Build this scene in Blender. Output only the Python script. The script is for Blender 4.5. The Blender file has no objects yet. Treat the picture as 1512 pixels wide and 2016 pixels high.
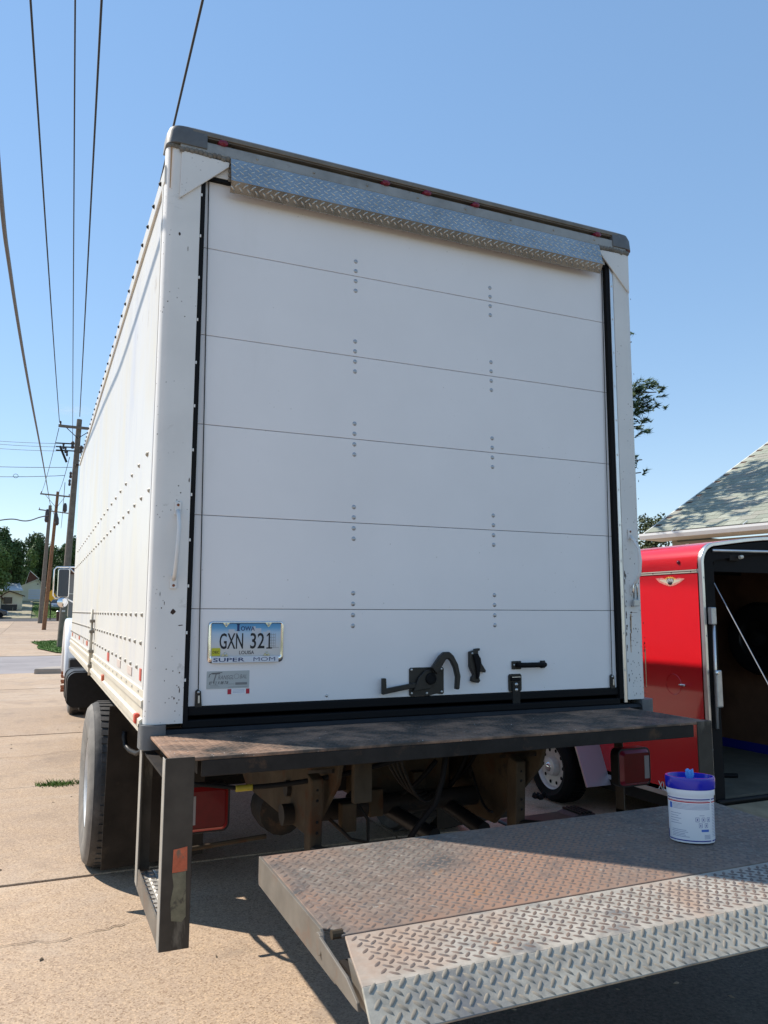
import bpy, math, random
import numpy as np
from mathutils import Vector, Matrix
random.seed(7); rng = np.random.default_rng(7)
S = bpy.context.scene; COL = S.collection
PI = math.pi
# ------------------------------------------------------------------ camera
CAM = Vector((-0.0868, -3.3057, 1.5854)); FPX = 1539.4
RT = Vector((0.91464628, -0.40424407, 0.00298546)); UP = Vector((-0.05407249, -0.11501951, 0.99189046)); FW = Vector((0.40062245, 0.90739035, 0.12706065))
cam = bpy.data.cameras.new('camera'); camo = bpy.data.objects.new('camera', cam); COL.objects.link(camo)
camo.matrix_world = Matrix(((RT.x, UP.x, -FW.x, CAM.x), (RT.y, UP.y, -FW.y, CAM.y), (RT.z, UP.z, -FW.z, CAM.z), (0, 0, 0, 1)))
cam.sensor_fit = 'HORIZONTAL'; cam.sensor_width = 36; cam.lens = 36 * FPX / 1512
cam.clip_start = 0.05; cam.clip_end = 6000
S.camera = camo
S.render.resolution_x = 768; S.render.resolution_y = 1024
# ------------------------------------------------------------------ light
EL, AZ = math.radians(46), math.radians(45.5)
SUN = Vector((-math.cos(AZ) * math.cos(EL), math.sin(AZ) * math.cos(EL), math.sin(EL)))
w = bpy.data.worlds.new('World'); S.world = w; w.use_nodes = True
nt = w.node_tree; bg = nt.nodes['Background']
sky = nt.nodes.new('ShaderNodeTexSky'); sky.sky_type = 'NISHITA'; sky.sun_disc = False
sky.sun_elevation = EL; sky.sun_rotation = math.atan2(SUN.x, SUN.y)
sky.air_density = 1.0; sky.dust_density = 0.0; sky.ozone_density = 2.6
gm = nt.nodes.new('ShaderNodeGamma'); gm.inputs['Gamma'].default_value = .5; nt.links.new(sky.outputs[0], gm.inputs[0])
vm = nt.nodes.new('ShaderNodeVectorMath'); vm.operation = 'SCALE'; vm.inputs['Scale'].default_value = 2.2; nt.links.new(gm.outputs[0], vm.inputs[0])
hs = nt.nodes.new('ShaderNodeHueSaturation'); hs.inputs['Saturation'].default_value = 1.52; hs.inputs['Hue'].default_value = .504
nt.links.new(vm.outputs[0], hs.inputs['Color']); nt.links.new(hs.outputs[0], bg.inputs[0]); bg.inputs[1].default_value = 0.14
sl = bpy.data.lights.new('sun', 'SUN'); sl.energy = 4.9; sl.angle = math.radians(0.55); sl.color = (1, 0.93, 0.83)
so = bpy.data.objects.new('sun', sl); COL.objects.link(so); so.rotation_euler = SUN.to_track_quat('Z', 'Y').to_euler()
S.view_settings.view_transform = 'Standard'; S.view_settings.look = 'None'
S.view_settings.exposure = 0.42; S.view_settings.gamma = 1; S.view_settings.use_curve_mapping = False

def P(ax, val, u, v):
    """point of the photograph's ray (u, v) where coordinate ax equals val"""
    d = FW * FPX + RT * (u - 756) - UP * (v - 1008)
    t = (val - CAM[ax]) / d[ax]
    return CAM + d * t
# ------------------------------------------------------------------ mesh builder
class MB:
    def __init__(s): s.v = []; s.f = []
    def add(s, v, f):
        n = len(s.v); s.v += [tuple(p) for p in v]; s.f += [tuple(i + n for i in q) for q in f]; return s
    def box(s, x0, x1, y0, y1, z0, z1):
        return s.add([(x0, y0, z0), (x1, y0, z0), (x1, y1, z0), (x0, y1, z0), (x0, y0, z1), (x1, y0, z1), (x1, y1, z1), (x0, y1, z1)],
                     [(3, 2, 1, 0), (4, 5, 6, 7), (0, 1, 5, 4), (1, 2, 6, 5), (2, 3, 7, 6), (3, 0, 4, 7)])
    def prism(s, pts, ax, a, b):
        """2D outline extruded along axis ax from a to b"""
        def m(p, t):
            return {0: (t, p[0], p[1]), 1: (p[0], t, p[1]), 2: (p[0], p[1], t)}[ax]
        n = len(pts)
        s.add([m(p, a) for p in pts] + [m(p, b) for p in pts],
              [tuple(range(n)), tuple(range(2 * n - 1, n - 1, -1))] + [(i, i + n, (i + 1) % n + n, (i + 1) % n) for i in range(n)])
        return s
    def tube(s, pts, r, n=8, cap=True):
        pts = [Vector(p) for p in pts]; rs = r if isinstance(r, (list, tuple)) else [r] * len(pts)
        ring = []; base = len(s.v); prev = None
        for i, p in enumerate(pts):
            d = (pts[min(i + 1, len(pts) - 1)] - pts[max(i - 1, 0)]).normalized()
            if prev is None:
                a = d.orthogonal().normalized()
            else:
                a = (prev - d * prev.dot(d)); a = a.normalized() if a.length > 1e-6 else d.orthogonal().normalized()
            prev = a; b = d.cross(a)
            for k in range(n):
                t = 2 * PI * k / n; s.v.append(tuple(p + (a * math.cos(t) + b * math.sin(t)) * rs[i]))
        for i in range(len(pts) - 1):
            for k in range(n):
                a0 = base + i * n + k; a1 = base + i * n + (k + 1) % n
                s.f.append((a0, a1, a1 + n, a0 + n))
        if cap:
            s.f.append(tuple(base + k for k in reversed(range(n)))); e = base + (len(pts) - 1) * n
            s.f.append(tuple(e + k for k in range(n)))
        return s
    def lathe(s, prof, c, axis=2, n=32, cap=True, sx=1, sy=1):
        """prof = [(radius, height)], turned about axis through c"""
        base = len(s.v)
        for r, h in prof:
            for k in range(n):
                t = 2 * PI * k / n; a, b = r * math.cos(t) * sx, r * math.sin(t) * sy
                q = {0: (h, a, b), 1: (a, h, b), 2: (a, b, h)}[axis]
                s.v.append((c[0] + q[0], c[1] + q[1], c[2] + q[2]))
        for i in range(len(prof) - 1):
            for k in range(n):
                a0 = base + i * n + k; a1 = base + i * n + (k + 1) % n
                s.f.append((a0, a1, a1 + n, a0 + n))
        if cap:
            s.f.append(tuple(base + k for k in reversed(range(n)))); e = base + (len(prof) - 1) * n
            s.f.append(tuple(e + k for k in range(n)))
        return s
    def dome(s, c, r, h, nrm, n=8):
        nrm = Vector(nrm).normalized(); a = nrm.orthogonal().normalized(); b = nrm.cross(a); c = Vector(c); base = len(s.v)
        for rr, hh in ((1, 0), (0.72, 0.62)):
            for k in range(n):
                t = 2 * PI * k / n; s.v.append(tuple(c + (a * math.cos(t) + b * math.sin(t)) * r * rr + nrm * h * hh))
        s.v.append(tuple(c + nrm * h))
        for k in range(n):
            k1 = (k + 1) % n
            s.f += [(base + k, base + k1, base + n + k1, base + n + k), (base + n + k, base + n + k1, base + 2 * n)]
        return s
    def mesh(s, name):
        me = bpy.data.meshes.new(name); me.from_pydata(s.v, [], s.f); me.update(); return me
    def build(s, name, mat, parent=None, smooth=False, bevel=0, label=None, kind=None, fix=True, seg=2):
        me = s.mesh(name)
        if fix:
            import bmesh
            bm = bmesh.new(); bm.from_mesh(me); bmesh.ops.recalc_face_normals(bm, faces=bm.faces); bm.to_mesh(me); bm.free()
        if mat: me.materials.append(mat)
        o = bpy.data.objects.new(name, me); COL.objects.link(o)
        if parent: o.parent = parent; o.matrix_parent_inverse = Matrix.Translation(-wloc(parent))
        if smooth:
            me.polygons.foreach_set('use_smooth', [True] * len(me.polygons))
            if smooth == 'auto': me.set_sharp_from_angle(angle=math.radians(35))
        if bevel:
            m = o.modifiers.new('bevel', 'BEVEL'); m.width = bevel; m.segments = seg; m.limit_method = 'ANGLE'; m.harden_normals = False
        if label: o['label'] = label
        if kind: o['kind'] = kind
        return o
def wloc(o):
    v = Vector(o.location)
    while o.parent: 
        o = o.parent; v = v + Vector(o.location) if False else v
    return v if v.length else v
def thing(name, label, cat, loc=(0, 0, 0), group=None):
    o = bpy.data.objects.new(name, None); COL.objects.link(o); o.location = loc; o.empty_display_size = .2
    o['label'] = label; o['category'] = cat
    if group: o['group'] = group
    return o
def tag(o, label=None, cat=None, group=None, kind=None):
    for k, x in (('label', label), ('category', cat), ('group', group), ('kind', kind)):
        if x: o[k] = x
    return o
def inst(me, name, loc, parent=None, rot=None, scale=None):
    o = bpy.data.objects.new(name, me); COL.objects.link(o); o.location = loc
    if parent: o.parent = parent; o.matrix_parent_inverse = Matrix.Translation(-wloc(parent))
    if rot: o.rotation_euler = rot
    if scale: o.scale = scale
    return o
def text(name, body, c, h, mat, parent, right=(1, 0, 0), up=(0, 0, 1), width=None, bold=0, thick=.0006, shear=0):
    """lettering as a mesh, capital height h, centred at c"""
    cu = bpy.data.curves.new(name, 'FONT'); cu.body = body; cu.size = 1; cu.offset = bold; cu.shear = shear; cu.resolution_u = 3
    cu.fill_mode = 'FRONT'
    t = bpy.data.objects.new('tmp', cu); COL.objects.link(t)
    bpy.context.view_layer.update(); dg = bpy.context.evaluated_depsgraph_get()
    me = bpy.data.meshes.new_from_object(t.evaluated_get(dg)); bpy.data.objects.remove(t)
    n = len(me.vertices); co = np.empty(n * 3); me.vertices.foreach_get('co', co); co = co.reshape(-1, 3)
    lo, hi = co.min(0), co.max(0); s = h / (hi[1] - lo[1]); sx = s if width is None else width / (hi[0] - lo[0])
    R = np.array(Vector(right).normalized()); U = np.array(Vector(up).normalized())
    x = (co[:, 0] - (lo[0] + hi[0]) / 2) * sx; y = (co[:, 1] - (lo[1] + hi[1]) / 2) * s
    q = np.array(c)[None] + x[:, None] * R + y[:, None] * U
    me.vertices.foreach_set('co', q.ravel()); me.update(); me.materials.clear(); me.materials.append(mat)
    o = bpy.data.objects.new(name, me); COL.objects.link(o)
    if parent: o.parent = parent; o.matrix_parent_inverse = Matrix.Translation(-wloc(parent))
    return o
# ------------------------------------------------------------------ materials
def N(nt, t, **k):
    n = nt.nodes.new(t)
    for a, b in k.items(): setattr(n, a, b)
    return n
def ramp(nt, src, stops):
    r = N(nt, 'ShaderNodeValToRGB'); nt.links.new(src, r.inputs[0]); e = r.color_ramp.elements
    while len(e) < len(stops): e.new(.5)
    for i, (p, c) in enumerate(stops):
        e[i].position = p; e[i].color = (*c, 1) if len(c) == 3 else c
    return r.outputs[0]
def noise(nt, vec, scale, detail=6, rough=.6, dist=0):
    n = N(nt, 'ShaderNodeTexNoise'); n.inputs['Scale'].default_value = scale; n.inputs['Detail'].default_value = detail
    n.inputs['Roughness'].default_value = rough; n.inputs['Distortion'].default_value = dist
    nt.links.new(vec, n.inputs['Vector']); return n.outputs['Fac']
def mix(nt, fac, a, b, mode='MIX'):
    m = N(nt, 'ShaderNodeMix', data_type='RGBA', blend_type=mode)
    for i, x in ((0, fac), (6, a), (7, b)):
        if hasattr(x, 'is_output'): nt.links.new(x, m.inputs[i])
        elif i == 0: m.inputs[i].default_value = x
        else: m.inputs[i].default_value = (*x, 1)
    return m.outputs[2]
def mat(name, base, rough=.5, metal=0, var=None, specks=None, bump=None, coat=0, spec=.4, rvar=0, alt=None):
    """var=(scale, amount) tone variation; alt=(colour, scale, threshold, softness) second colour in patches (several allowed);
    specks=(colour, scale, size); bump=(scale, strength, distance)"""
    m = bpy.data.materials.new(name); m.use_nodes = True; nt = m.node_tree; b = nt.nodes['Principled BSDF']; b.inputs['Specular IOR Level'].default_value = spec
    tc = N(nt, 'ShaderNodeTexCoord'); geo = N(nt, 'ShaderNodeNewGeometry'); vec = geo.outputs['Position']
    c = None
    if var:
        f = noise(nt, vec, var[0]); d = var[1]
        c = ramp(nt, f, [(.3, [x * (1 - d) for x in base]), (.7, [min(1, x * (1 + d)) for x in base])])
    for a in (alt or []):
        mp = N(nt, 'ShaderNodeMapping'); nt.links.new(vec, mp.inputs[0]); mp.inputs['Location'].default_value = (a[2] * 7, a[1], 3)
        if len(a) > 4: mp.inputs['Scale'].default_value = a[4]
        f = noise(nt, mp.outputs[0], a[1], 8, .65, .3)
        f = ramp(nt, f, [(a[2], (0, 0, 0)), (min(1, a[2] + a[3]), (1, 1, 1))])
        c = mix(nt, f, c if c else base, a[0])
    if specks:
        vo = N(nt, 'ShaderNodeTexVoronoi'); vo.inputs['Scale'].default_value = specks[1]; nt.links.new(vec, vo.inputs['Vector'])
        f = ramp(nt, vo.outputs['Distance'], [(specks[2], (1, 1, 1)), (specks[2] + .05, (0, 0, 0))])
        g = ramp(nt, noise(nt, vec, specks[3] if len(specks) > 3 else 2.0, 3), [(.5, (0, 0, 0)), (.62, (1, 1, 1))])
        f = mix(nt, 1.0, f, g, 'MULTIPLY')
        c = mix(nt, f, c if c else base, specks[0])
    if c: nt.links.new(c, b.inputs['Base Color'])
    else: b.inputs['Base Color'].default_value = (*base, 1)
    b.inputs['Metallic'].default_value = metal; b.inputs['Roughness'].default_value = rough
    if rvar:
        f = noise(nt, vec, 14, 5); r = ramp(nt, f, [(.3, (rough - rvar,) * 3), (.7, (rough + rvar,) * 3)]); nt.links.new(r, b.inputs['Roughness'])
    if coat: b.inputs['Coat Weight'].default_value = coat; b.inputs['Coat Roughness'].default_value = .05
    if bump:
        bn = N(nt, 'ShaderNodeBump'); bn.inputs['Strength'].default_value = bump[1]; bn.inputs['Distance'].default_value = bump[2]
        nt.links.new(noise(nt, vec, bump[0], 6, .7), bn.inputs['Height']); nt.links.new(bn.outputs[0], b.inputs['Normal'])
    return m
M = {}
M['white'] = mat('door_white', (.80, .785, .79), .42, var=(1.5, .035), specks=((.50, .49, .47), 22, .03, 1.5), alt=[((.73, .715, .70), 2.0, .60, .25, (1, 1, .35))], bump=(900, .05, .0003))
M['post'] = mat('painted_post', (.71, .70, .68), .45, var=(4, .05), specks=((.07, .045, .03), 42, .10, 5), alt=[((.42, .40, .37), 7, .62, .12)], bump=(60, .08, .001))
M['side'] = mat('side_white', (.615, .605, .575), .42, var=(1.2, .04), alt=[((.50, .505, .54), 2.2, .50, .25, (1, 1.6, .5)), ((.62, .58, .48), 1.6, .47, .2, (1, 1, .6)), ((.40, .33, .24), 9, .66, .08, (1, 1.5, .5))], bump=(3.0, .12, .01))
M['siderail'] = mat('side_rail_cream', (.58, .53, .43), .5, var=(5, .08), specks=((.2, .09, .04), 30, .12, 3))
M['cap'] = mat('grey_cap', (.12, .125, .13), .55, var=(9, .25), bump=(70, .2, .002), alt=[((.2, .19, .17), 12, .58, .1)])
M['brownrail'] = mat('brown_roof_rail', (.20, .165, .13), .45, .5, var=(12, .2), bump=(40, .1, .001))
M['header'] = mat('header_aluminium', (.30, .295, .28), .5, .35, var=(8, .2), bump=(50, .1, .001), alt=[((.16, .11, .07), 14, .63, .08), ((.20, .195, .185), 5, .55, .2)])
M['recess'] = mat('weathered_recess', (.28, .25, .19), .7, var=(15, .3), alt=[((.08, .07, .06), 18, .6, .06)])
M['caulk'] = mat('grey_caulk', (.17, .16, .145), .8, var=(30, .2), bump=(120, .4, .002))
M['alu'] = mat('bright_aluminium', (.44, .425, .40), .26, .92, var=(9, .15), rvar=.08)
M['alu2'] = mat('trim_aluminium', (.68, .67, .66), .3, .9, var=(7, .08))
M['rubber'] = mat('black_rubber', (.008, .008, .009), .7)
M['rubber'].node_tree.nodes['Principled BSDF'].inputs['Specular IOR Level'].default_value = .15
M['blackm'] = mat('black_metal', (.012, .012, .013), .45, .1, spec=.3, var=(20, .2))
M['latch'] = mat('black_latch', (.028, .026, .024), .42, .3, var=(25, .2))
M['bolt'] = mat('zinc_bolt', (.55, .55, .54), .35, .9)
M['rivet'] = mat('rivet_grey', (.42, .43, .45), .35, .6)
M['sriv'] = mat('side_rivet', (.34, .31, .26), .5, .2)
M['deck'] = mat('deck_steel', (.062, .052, .044), .65, .0, spec=.2, var=(6, .25), alt=[((.34, .21, .14), 4, .41, .2), ((.06, .06, .062), 9, .6, .15)], specks=((.75, .75, .72), 55, .07, 8), bump=(200, .25, .001), rvar=.1)
M['plat'] = mat('platform_steel', (.18, .155, .13), .65, .0, spec=.25, var=(26, .38), alt=[((.27, .165, .115), 1.3, .42, .18), ((.085, .082, .08), 4, .54, .14), ((.30, .16, .085), 7, .62, .1), ((.30, .27, .23), 30, .62, .06)], bump=(220, .3, .0012), rvar=.1)
M['plat2'] = mat('flap_steel', (.34, .31, .265), .62, .0, spec=.25, var=(24, .28), alt=[((.36, .245, .175), 1.9, .47, .18), ((.15, .148, .145), 4.5, .56, .12), ((.42, .22, .11), 6, .66, .08)], bump=(220, .3, .0012), rvar=.1)
M['lip'] = mat('lip_steel', (.35, .325, .27), .6, .0, spec=.3, var=(24, .3), alt=[((.19, .185, .18), 3.5, .52, .15), ((.52, .47, .37), 4, .62, .1)], bump=(220, .3, .0012), rvar=.1)
M['lug'] = mat('worn_lug', (.17, .125, .10), .55, .0, spec=.3, var=(20, .25), alt=[((.13, .11, .10), 30, .5, .1)])
M['lugl'] = mat('worn_lug_lip', (.27, .235, .185), .6, .0, spec=.25, var=(20, .25))
M['lug2'] = mat('worn_lug_dark', (.07, .065, .06), .4, .5, var=(20, .25))
M['edge'] = mat('edge_steel', (.17, .15, .125), .5, .1, spec=.3, var=(8, .25), alt=[((.17, .12, .09), 9, .55, .12)], bump=(80, .15, .001))
M['sunlit'] = mat('sunlit_post_steel', (.36, .34, .30), .5, .2, var=(6, .2), alt=[((.20, .17, .14), 6, .56, .15, (2, 2, .5))], bump=(90, .15, .001))  # lighter post steel, sunlight put into the colour of the sun-facing sides
M['oldsteel'] = mat('dark_oily_steel', (.022, .019, .017), .65, .05, spec=.2, var=(10, .35), alt=[((.075, .045, .028), 7, .60, .1)], bump=(90, .25, .002))
M['post2'] = mat('step_steel', (.060, .050, .040), .6, .1, spec=.25, var=(7, .3), alt=[((.17, .15, .12), 4, .60, .12, (2, 2, .6)), ((.06, .05, .045), 9, .6, .1)], bump=(90, .2, .0015))
M['stepw'] = mat('step_tread_worn', (.5, .47, .42), .5, .4, var=(12, .2))
M['arm'] = mat('dusty_brown_steel', (.058, .043, .028), .85, spec=.15, var=(7, .3), alt=[((.065, .03, .015), 5, .54, .12), ((.03, .027, .024), 10, .6, .1)], bump=(70, .3, .003))
M['tyre'] = mat('tyre_rubber', (.045, .043, .042), .75, var=(14, .25), alt=[((.12, .11, .10), 6, .52, .2)], bump=(60, .15, .002))
M['tyrewall'] = mat('dusty_sidewall', (.20, .185, .165), .8, var=(9, .25), alt=[((.15, .14, .13), 5, .5, .2)])
M['rim'] = mat('white_rim', (.62, .62, .61), .4, .2, var=(12, .1))
M['redlens'] = mat('red_lens', (.10, .002, .004), .3, var=(30, .15), coat=.15, spec=.2)
M['redlens2'] = mat('dark_red_lens', (.17, .012, .03), .25)
M['rimred'] = mat('rim_red', (.26, .012, .012), .35, coat=.1, spec=.3)
M['redfl'] = mat('red_reflector', (.55, .07, .04), .4, var=(60, .2))
M['reflw'] = mat('faded_reflector', (.60, .50, .44), .4, var=(90, .2))
M['orange'] = mat('orange_reflector', (.52, .12, .055), .45, var=(40, .2), alt=[((.2, .12, .08), 30, .6, .08)])
M['oldtape'] = mat('peeled_tape', (.17, .155, .10), .6, var=(40, .25), alt=[((.08, .07, .05), 30, .55, .1)])
M['yellow'] = mat('yellow_tape', (.34, .28, .03), .5)
M['rust'] = mat('rusty', (.24, .075, .03), .8, var=(30, .3))
M['galv'] = mat('galvanised', (.45, .46, .47), .4, .8, var=(20, .12))
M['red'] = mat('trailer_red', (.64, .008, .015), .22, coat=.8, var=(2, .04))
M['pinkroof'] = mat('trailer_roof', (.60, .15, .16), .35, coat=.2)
M['cream'] = mat('cream_trim', (.74, .68, .56), .4)
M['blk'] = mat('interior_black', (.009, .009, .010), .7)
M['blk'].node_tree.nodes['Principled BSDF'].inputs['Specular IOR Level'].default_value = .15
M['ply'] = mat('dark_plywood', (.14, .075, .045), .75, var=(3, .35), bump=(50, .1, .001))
M['floor'] = mat('grey_plywood_floor', (.13, .115, .085), .8, var=(5, .25), alt=[((.12, .115, .10), 7, .58, .1)])
M['ramp'] = mat('ramp_wood', (.33, .27, .18), .8, var=(6, .25))
M['blue'] = mat('blue_strip', (.012, .02, .24), .5)
M['fender'] = mat('fender_alu', (.42, .40, .46), .38, .5)
M['lid'] = mat('lid_blue', (.014, .02, .42), .22, coat=.4)
M['tubw'] = mat('tub_white', (.78, .80, .84), .35)
M['navy'] = mat('label_navy', (.03, .045, .26), .4)
M['labelred'] = mat('label_red', (.50, .03, .05), .4)
M['print'] = mat('label_print', (.22, .25, .38), .5)
M['labelblue'] = mat('label_blue', (.06, .16, .52), .4)
M['wipe'] = mat('blue_wipe', (.10, .33, .75), .8)
M['ink'] = mat('plate_ink', (.012, .013, .018), .5)
M['iowa'] = mat('plate_blue_ink', (.015, .035, .13), .5)
M['dec'] = mat('yellow_sticker', (.52, .50, .03), .5)
M['greytag'] = mat('grey_label', (.42, .45, .45), .45)
M['greybar'] = mat('grey_bar', (.20, .205, .21), .5)
M['stickred'] = mat('sticker_red', (.45, .02, .045), .4)
M['concrete'] = None
M['wood'] = mat('pole_wood_grey', (.17, .145, .12), .9, var=(6, .25), bump=(30, .4, .01), alt=[((.10, .085, .07), 5, .55, .15, (3, 3, .3))])
M['woodbr'] = mat('pole_wood_brown', (.22, .11, .055), .9, var=(6, .3), bump=(30, .4, .01), alt=[((.30, .24, .18), 5, .58, .1, (3, 3, .3))])
M['wire'] = mat('wire_black', (.02, .02, .024), .6)
M['cable'] = mat('cable_grey', (.09, .08, .08), .55)
M['insul'] = mat('insulator', (.05, .04, .04), .4)
M['grass'] = mat('grass', (.085, .16, .028), .9, var=(3, .35), alt=[((.16, .17, .05), 2, .55, .15)])
M['gravel'] = mat('gravel_lane', (.32, .28, .19), .95, var=(1.5, .2), alt=[((.13, .16, .05), .8, .56, .1)])
M['asphalt'] = mat('asphalt_light', (.27, .245, .24), .85, var=(.8, .12), alt=[((.13, .125, .13), 1.2, .62, .04, (1, 4, 1))], bump=(40, .2, .004))
M['treeshade'] = mat('tree_shade_dark', (.06, .06, .062), .85, var=(1, .2))  # dark colour stands for tree shadow, used on the far strip only
M['leafd'] = mat('leaf_dark', (.065, .105, .03), .75, var=(.6, .3))
M['leafm'] = mat('leaf_mid', (.11, .165, .04), .75, var=(.6, .3))
M['leafl'] = mat('leaf_light', (.17, .20, .05), .75, var=(.6, .3))
M['needle'] = mat('pine_needles', (.06, .10, .038), .7, var=(2, .3))
M['needle2'] = mat('pine_needles_far', (.07, .085, .03), .7, var=(2, .3))
M['bark'] = mat('bark', (.09, .065, .045), .95, var=(8, .3))
M['barn'] = mat('garage_cream', (.68, .66, .52), .8, var=(1, .05))
M['sheds'] = mat('shed_cream', (.74, .67, .48), .8, var=(1, .05))
M['roofw'] = mat('pale_metal_roof', (.60, .62, .64), .5, var=(1, .05))
M['roofbr'] = mat('brown_roof', (.10, .045, .03), .8)
M['gdoor'] = mat('garage_door_white', (.60, .63, .70), .6)
M['brickred'] = mat('brick_red', (.075, .035, .028), .9, var=(3, .2))
M['tanwall'] = mat('tan_building', (.30, .27, .235), .85, var=(1, .06))
M['winglass'] = mat('dark_window', (.02, .022, .026), .15)
M['bin'] = mat('bin_plastic', (.025, .03, .035), .6)
M['signy'] = mat('sign_yellow', (.75, .40, .01), .5)
M['carp'] = mat('car_paint_dark', (.02, .028, .05), .2, coat=.8)
M['carg'] = mat('car_paint_silver', (.30, .33, .37), .25, .5, coat=.6)
M['mirror'] = mat('mirror_glass', (.03, .045, .065), .06, .0)
M['mirrorc'] = mat('convex_mirror', (.8, .8, .8), .03, 1)
M['chrome'] = mat('chrome', (.75, .75, .74), .12, 1)
M['cabw'] = mat('cab_white', (.74, .75, .76), .25, coat=.5)
M['siding'] = mat('tan_siding', (.34, .31, .25), .8, var=(2, .05))
M['gutter'] = mat('gutter_white', (.72, .72, .70), .4)
M['blindg'] = mat('soffit', (.5, .48, .42), .7)
shingles = [mat('shingle_' + n, c, .9, var=(40, .18), bump=(150, .5, .003)) for n, c in (('a', (.30, .315, .25)), ('b', (.26, .275, .22)), ('c', (.34, .35, .285)), ('d', (.29, .285, .235)))]
M['plate'] = None
def concrete():
    m = bpy.data.materials.new('exposed_concrete'); m.use_nodes = True; nt = m.node_tree; b = nt.nodes['Principled BSDF']
    vec = N(nt, 'ShaderNodeNewGeometry').outputs['Position']
    big = noise(nt, vec, .35, 5, .55); med = noise(nt, vec, 5, 6, .7); fine = noise(nt, vec, 85, 4, .75)
    c = ramp(nt, big, [(.3, (.41, .312, .235)), (.7, (.475, .375, .285))])
    c = mix(nt, ramp(nt, med, [(.35, (.0, .0, .0)), (.75, (.6, .6, .6))]), c, (.50, .375, .255))
    vo = N(nt, 'ShaderNodeTexVoronoi'); vo.inputs['Scale'].default_value = 140; nt.links.new(vec, vo.inputs['Vector'])
    cc = N(nt, 'ShaderNodeSeparateColor'); nt.links.new(vo.outputs['Color'], cc.inputs[0])
    st = ramp(nt, cc.outputs[0], [(0, (.42, .34, .28)), (.2, (.80, .77, .74)), (.7, (1.0, .98, .96)), (.9, (1.3, 1.24, 1.12)), (1, (.3, .25, .2))])
    c = mix(nt, .75, c, st, 'MULTIPLY')
    vo2 = N(nt, 'ShaderNodeTexVoronoi'); vo2.inputs['Scale'].default_value = 34; nt.links.new(vec, vo2.inputs['Vector'])
    pit = ramp(nt, vo2.outputs['Distance'], [(.07, (1, 1, 1)), (.12, (0, 0, 0))])
    pit = mix(nt, 1.0, pit, ramp(nt, med, [(.5, (0, 0, 0)), (.6, (1, 1, 1))]), 'MULTIPLY')
    c = mix(nt, pit, c, (.09, .06, .045))
    st2 = ramp(nt, noise(nt, vec, 1.3, 7, .7, .5), [(.52, (0, 0, 0)), (.74, (.7, .7, .7))]); c = mix(nt, st2, c, (.22, .175, .14)); st3 = ramp(nt, noise(nt, vec, .55, 8, .75, 1.0), [(.50, (0, 0, 0)), (.75, (.6, .6, .6))]); c = mix(nt, st3, c, (.52, .44, .36))
    oi = N(nt, 'ShaderNodeObjectInfo'); c = mix(nt, 1.0, c, ramp(nt, oi.outputs['Random'], [(0, (.84, .84, .85)), (1, (1.06, 1.05, 1.03))]), 'MULTIPLY')
    nt.links.new(c, b.inputs['Base Color']); b.inputs['Roughness'].default_value = .88; b.inputs['Specular IOR Level'].default_value = .25
    bn = N(nt, 'ShaderNodeBump'); bn.inputs['Strength'].default_value = .45; bn.inputs['Distance'].default_value = .0022
    hh = mix(nt, .5, fine, vo.outputs['Distance']); nt.links.new(hh, bn.inputs['Height']); nt.links.new(bn.outputs[0], b.inputs['Normal'])
    return m
M['concrete'] = concrete()
M['curb'] = mat('curb_concrete', (.36, .31, .26), .9, var=(3, .12), bump=(60, .3, .004))
def pick(o, m): o.data.materials.clear(); o.data.materials.append(m); return o
# ------------------------------------------------------------------ ground
def gz(x, y):
    h = 0.0
    ky = [(-4000, 0), (60, 0), (100, .43), (140, 3.4), (200, 6.5), (400, 12), (4000, 12)]
    for (a, p), (b, q) in zip(ky, ky[1:]):
        if a <= y <= b: h = p + (q - p) * (y - a) / (b - a)
    t = min(1, max(0, (x - 2.4) / 1.6)); h -= .09 * t * t * (3 - 2 * t) * (1 if y < 14 else max(0, 1 - (y - 14) / 3))
    return h
def sheet(name, xs, ys, dz, m, parent=None, **k):
    b = MB(); n = len(xs)
    b.v = [(x, y, gz(x, y) + dz) for y in ys for x in xs]
    b.f = [(j * n + i, j * n + i + 1, (j + 1) * n + i + 1, (j + 1) * n + i) for j in range(len(ys) - 1) for i in range(n - 1)]
    return b.build(name, m, parent, fix=False, **k)
soil = mat('ground_soil', (.10, .12, .05), .95, var=(.3, .3), alt=[((.16, .13, .09), .2, .5, .2)])
g = sheet('ground', [-3000, -600, -150, -60, -20, 0, 1.5, 2.4, 2.8, 3.2, 3.6, 4, 8, 20, 60, 150, 600, 3000],
          [-3000, -500, -60, -20, 0, 14, 17, 30, 60, 80, 100, 120, 140, 170, 200, 300, 400, 1000, 3000], -.06, soil, kind='structure')
bed = mat('joint_dirt', (.035, .026, .02), .95, var=(8, .3))
sheet('slab_bed', [-24, 0, 2.4, 2.8, 3.2, 3.6, 4, 30], [-16, 0, 14, 17, 19.2], -.026, bed, kind='structure')
pav = bpy.data.objects.new('concrete_pavement', None); COL.objects.link(pav); pav['kind'] = 'structure'
xj = [-20.5, -16, -11.5, -7.0, -2.6, 2.35, 6.9, 11.4, 16, 20.5, 25]
yj = [-14, -10, -6.4, -2.6, 1.955, 4.72, 8.0, 11.2, 14.6, 19.1]
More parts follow.
